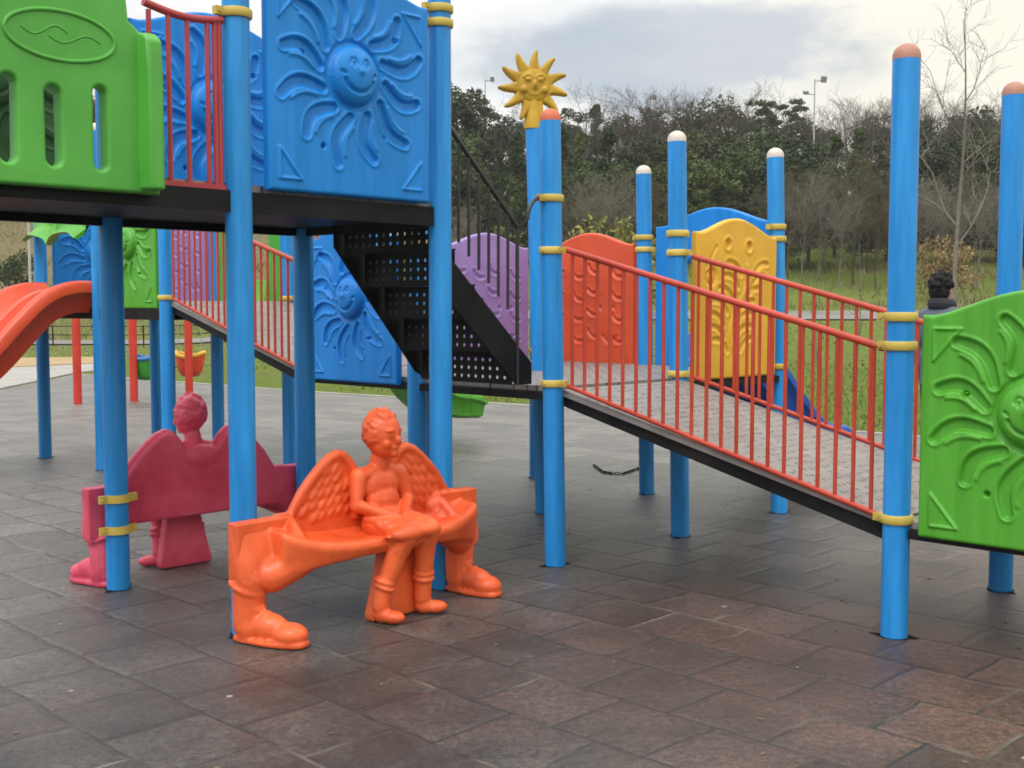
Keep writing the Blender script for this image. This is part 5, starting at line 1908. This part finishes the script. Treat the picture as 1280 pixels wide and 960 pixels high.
# ------------------------------------------------------------------ chain / cord lying on the ground
pts = [(0.72, 10.14), (0.745, 9.92), (0.77, 9.72), (0.84, 9.63), (0.92, 9.62), (0.99, 9.74), (1.06, 9.89), (1.14, 9.98)]
mb = MB()
for (x0, y0), (x1, y1) in zip(pts, pts[1:]):
    n = max(2, int(math.hypot(x1 - x0, y1 - y0) / 0.028))
    for k in range(n):
        t = k / n
        c = Vector((x0 + (x1 - x0) * t, y0 + (y1 - y0) * t, 0.012))
        an = math.atan2(y1 - y0, x1 - x0)
        m3 = Matrix.Rotation(an, 3, 'Z') @ Matrix.Rotation(R(90 if k % 2 else 0), 3, 'X')
        ring = [c + m3 @ Vector((0.022 * math.cos(a), 0.010 * math.sin(a), 0)) for a in np.linspace(0, 2 * PI, 10)]
        mb.tube(ring, 0.0045, 5, caps=False)
tag(link('chain', mb.mesh('chain', angle=60), M['black']), 'short dark chain lying loose on the rubber ground beside the ramp posts', 'chain')

# ------------------------------------------------------------------ the person beyond the low deck
def person():
    pos = Vector((3.40, 9.2, 0))
    root_m = T3(pos) @ Matrix.Rotation(R(-58), 4, 'Z') @ Matrix.Diagonal((0.965, 0.965, 0.975, 1))     # turned away, to the right
    root = empty('person', pos)
    root.matrix_basis = root_m
    tag(root, 'person with black hair in a grey-blue jacket, seen from behind above the green panel', 'person')
    # local frame: +y forward, z up; 1.70 m tall
    mb = MB()
    mb.ell((0, 0.0, 1.585), (0.074, 0.092, 0.115))
    mb.ell((0, 0.030, 1.535), (0.060, 0.066, 0.075))
    mb.ell((0, 0.100, 1.570), (0.013, 0.018, 0.020))
    mb.ell((0, 0.085, 1.528), (0.024, 0.012, 0.008))
    for s in (-1, 1):
        mb.ell((s * 0.030, 0.082, 1.592), (0.013, 0.009, 0.008))
        mb.ell((s * 0.076, 0.0, 1.572), (0.012, 0.022, 0.032))
    mb.limb([Vector((0, -0.012, 1.40)), Vector((0, 0.0, 1.50))], [0.062, 0.056])
    mb.ell((0, 0, 1.24), (0.165, 0.105, 0.20))
    mb.ell((0, 0, 1.00), (0.150, 0.100, 0.16))
    mb.limb([Vector((-0.15, 0, 1.360)), Vector((0, -0.01, 1.385)), Vector((0.15, 0, 1.360))], [0.040, 0.050, 0.040])
    for s in (-1, 1):
        mb.limb([Vector((s * 0.165, 0, 1.345)), Vector((s * 0.215, -0.015, 1.10)), Vector((s * 0.20, 0.06, 0.85))], [0.048, 0.040, 0.029])
        hp = Vector((s * 0.198, 0.075, 0.79))
        mb.ell(hp, (0.018, 0.038, 0.045))
        for f in range(4):
            b = hp + Vector((0, -0.027 + 0.018 * f, -0.036))
            L = (0.062, 0.074, 0.070, 0.055)[f]
            mb.limb([b, b + Vector((-s * 0.006, 0.004, -L * 0.55)), b + Vector((-s * 0.020, 0.008, -L))], [0.0092, 0.0088, 0.0080], 6)
        mb.limb([hp + Vector((0, 0.03, 0.015)), hp + Vector((-s * 0.012, 0.058, -0.012)), hp + Vector((-s * 0.018, 0.066, -0.042))], [0.011, 0.010, 0.009], 6)
        mb.limb([Vector((s * 0.085, 0, 0.92)), Vector((s * 0.095, 0.01, 0.50)), Vector((s * 0.10, -0.02, 0.09))], [0.082, 0.056, 0.040])
        mb.ell((s * 0.105, 0.05, 0.045), (0.042, 0.115, 0.040))
    o = link('body', mb.mesh('body', angle=80), M['skin'], root, root_m)
    remesh(o, 0.0085, 2)
    mb = MB()
    mb.ell((0, -0.018, 1.618), (0.094, 0.106, 0.104))
    mb.ell((0, -0.040, 1.555), (0.086, 0.078, 0.085))
    rr = random.Random(8)
    for q in range(120):
        a = rr.uniform(0, 2 * PI)
        el = rr.uniform(-0.7, 1.5)
        if math.sin(a) > 0.5 and el < 0.6:
            continue
        p = Vector((0.090 * math.cos(el) * math.cos(a), 0.100 * math.cos(el) * math.sin(a) - 0.018, 1.618 + 0.098 * math.sin(el)))
        mb.ell(p, (0.036, 0.011, 0.011), Matrix.Rotation(rr.uniform(0, 3), 3, 'Z') @ Matrix.Rotation(rr.uniform(-1, 1), 3, 'Y'), nu=8, nv=5)
    remesh(link('hair', mb.mesh('hair', angle=80), M['hair'], root, root_m), 0.008, 1)
    mb = MB()
    mb.ell((0, 0, 1.24), (0.200, 0.140, 0.22))
    mb.ell((0, 0, 1.00), (0.190, 0.135, 0.20))
    mb.tube([(0, 0, 0.80), (0, 0, 1.05)], [0.165, 0.16], 20)
    mb.limb([Vector((-0.155, 0, 1.360)), Vector((0, -0.01, 1.395)), Vector((0.155, 0, 1.360))], [0.066, 0.078, 0.066])
    for s in (-1, 1):
        mb.limb([Vector((s * 0.170, 0, 1.345)), Vector((s * 0.225, -0.015, 1.10)), Vector((s * 0.205, 0.055, 0.86))], [0.078, 0.066, 0.052])
    remesh(link('jacket', mb.mesh('jacket', angle=80), M['jacket'], root, root_m), 0.011, 3)
    mb = MB()
    for k, (r_, z_) in enumerate(((0.090, 1.430), (0.096, 1.455), (0.090, 1.478))):
        mb.tube([(r_ * math.cos(a), r_ * 0.95 * math.sin(a) - 0.005, z_ - 0.012 * math.sin(a)) for a in np.linspace(0, 2 * PI, 25)], 0.022, 8, caps=False)
    remesh(link('collar', mb.mesh('collar', angle=80), M['collar'], root, root_m), 0.009, 2)
    mb = MB()
    mb.ell((0, 0, 0.90), (0.165, 0.118, 0.11))
    for s in (-1, 1):
        mb.limb([Vector((s * 0.085, 0, 0.88)), Vector((s * 0.095, 0.01, 0.50)), Vector((s * 0.10, -0.02, 0.08))], [0.100, 0.074, 0.062])
    remesh(link('trousers', mb.mesh('trousers', angle=80), M['trousers'], root, root_m), 0.011, 3)
    for s in (-1, 1):
        mb = MB()
        mb.ell((s * 0.105, 0.050, 0.052), (0.052, 0.130, 0.050))
        mb.ell((s * 0.103, -0.02, 0.065), (0.050, 0.065, 0.062))
        mb.box((s * 0.105, 0.045, 0.014), (0.096, 0.255, 0.026))
        remesh(link('shoe', mb.mesh('shoe', angle=80), M['black'], root, root_m), 0.008, 2)


person()

# ------------------------------------------------------------------ damp air
hz = bpy.data.materials.new('haze')
hz.use_nodes = True
hn = hz.node_tree
hn.nodes.clear()
ho = hn.nodes.new('ShaderNodeOutputMaterial')
hv = hn.nodes.new('ShaderNodeVolumePrincipled')
hv.inputs['Color'].default_value = (0.90, 0.93, 0.96, 1)
hv.inputs['Density'].default_value = 0.00045
hv.inputs['Anisotropy'].default_value = 0.0
hn.links.new(hv.outputs[0], ho.inputs['Volume'])
tag(link('haze', MB().box((0, 200, 14.5), (850, 1030, 32)).mesh('haze', smooth=False), hz), kind='stuff')

# ------------------------------------------------------------------ sky, light, camera
SUN_EL, SUN_AZ = R(52), R(205)     # azimuth from +Y, clockwise: behind the camera, slightly left
W = bpy.data.worlds.new('World')
SC.world = W
W.use_nodes = True
nt = W.node_tree
nt.nodes.clear()
L = nt.links.new
out = N_(nt, 'ShaderNodeOutputWorld')
bg = N_(nt, 'ShaderNodeBackground')
L(bg.outputs[0], out.inputs[0])
sky = N_(nt, 'ShaderNodeTexSky')
sky.sky_type = 'NISHITA'
sky.sun_disc = False
sky.sun_elevation = SUN_EL
sky.sun_rotation = SUN_AZ
sky.air_density = 1.3
sky.dust_density = 2.0
tc = N_(nt, 'ShaderNodeTexCoord')
mp = N_(nt, 'ShaderNodeMapping')
mp.inputs['Scale'].default_value = (1.0, 1.0, 2.3)
L(tc.outputs['Generated'], mp.inputs[0])
n1 = N_(nt, 'ShaderNodeTexNoise', i_Scale=3.2, i_Detail=9.0, i_Roughness=0.55, i_Distortion=0.25)
L(mp.outputs[0], n1.inputs['Vector'])
n2 = N_(nt, 'ShaderNodeTexNoise', i_Scale=7.0, i_Detail=7.0, i_Roughness=0.6)
L(mp.outputs[0], n2.inputs['Vector'])
# one heavy grey cloud bank ahead, slightly right of centre
nrm = N_(nt, 'ShaderNodeVectorMath', operation='DISTANCE')
mp2 = N_(nt, 'ShaderNodeMapping')
mp2.inputs['Scale'].default_value = (1.0, 1.0, 3.6)
L(tc.outputs['Generated'], mp2.inputs[0])
L(mp2.outputs[0], nrm.inputs[0])
nrm.inputs[1].default_value = (0.13, 0.97, 0.74)
dist = N_(nt, 'ShaderNodeMath', operation='MULTIPLY_ADD')
L(n2.outputs['Fac'], dist.inputs[0])
dist.inputs[1].default_value = 0.24
L(nrm.outputs['Value'], dist.inputs[2])
bank = N_(nt, 'ShaderNodeMapRange', interpolation_type='SMOOTHSTEP')
L(dist.outputs[0], bank.inputs[0])
bank.inputs[1].default_value = 0.235
bank.inputs[2].default_value = 0.305
bank.inputs[3].default_value = 1.0
bank.inputs[4].default_value = 0.0
cloud = ramp(nt, n1.outputs['Fac'], [(0.32, (6.7, 7.1, 7.6)), (0.42, (8.3, 8.4, 8.45)), (0.54, (9.5, 9.45, 9.3))])
# warmer towards the right of the view
sepx = N_(nt, 'ShaderNodeSeparateXYZ')
L(tc.outputs['Generated'], sepx.inputs[0])
wx = N_(nt, 'ShaderNodeMapRange', interpolation_type='SMOOTHSTEP')
L(sepx.outputs['X'], wx.inputs[0])
wx.inputs[1].default_value = 0.04
wx.inputs[2].default_value = 0.36
c = mixc(nt, wx.outputs[0], cloud.outputs[0], (9.4, 9.05, 7.9))
gray = mixc(nt, n2.outputs['Fac'], (4.7, 5.2, 5.9), (6.5, 6.9, 7.3))
bk = N_(nt, 'ShaderNodeMath', operation='MULTIPLY')
L(bank.outputs[0], bk.inputs[0])
bk.inputs[1].default_value = 0.92
c = mixc(nt, bk.outputs[0], c, gray)
# thin places where the blue shows
hole = ramp(nt, n1.outputs['Fac'], [(0.56, (0, 0, 0)), (0.74, (0.45, 0.45, 0.45))])
c = mixc(nt, hole.outputs[0], c, sky.outputs[0])
# overcast luminance rises towards the zenith (CIE overcast sky)
zen = N_(nt, 'ShaderNodeMapRange')
L(sepx.outputs['Z'], zen.inputs[0])
zen.inputs[1].default_value = 0.22
zen.inputs[2].default_value = 1.0
zen.inputs[3].default_value = 1.0
zen.inputs[4].default_value = 2.3
c = mixc(nt, 1.0, c, zen.outputs[0], 'MULTIPLY')
L(c, bg.inputs['Color'])
bg.inputs['Strength'].default_value = 0.1

sl = bpy.data.lights.new('sun', 'SUN')
sl.energy = 1.4
sl.angle = R(24)
sl.color = (1.0, 0.965, 0.91)
so_ = bpy.data.objects.new('sun', sl)
COL.objects.link(so_)
dv = Vector((math.sin(SUN_AZ) * math.cos(SUN_EL), math.cos(SUN_AZ) * math.cos(SUN_EL), math.sin(SUN_EL)))
so_.rotation_euler = dv.to_track_quat('Z', 'Y').to_euler()

cam = bpy.data.cameras.new('camera')
cam.sensor_width = 36
cam.lens = 40.833
cam.clip_end = 2000
co = bpy.data.objects.new('camera', cam)
COL.objects.link(co)
co.location = (0, 0, 1.4)
co.rotation_euler = (PI / 2 - 0.0663, 0, 0)
SC.camera = co

SC.view_settings.view_transform = 'Standard'
SC.view_settings.look = 'None'
SC.view_settings.exposure = 0.12
SC.view_settings.gamma = 1.0
SC.render.resolution_x = 1024
SC.render.resolution_y = 768
SC.cycles.use_denoising = True
SC.cycles.max_bounces = 6
SC.cycles.filter_width = 1.7
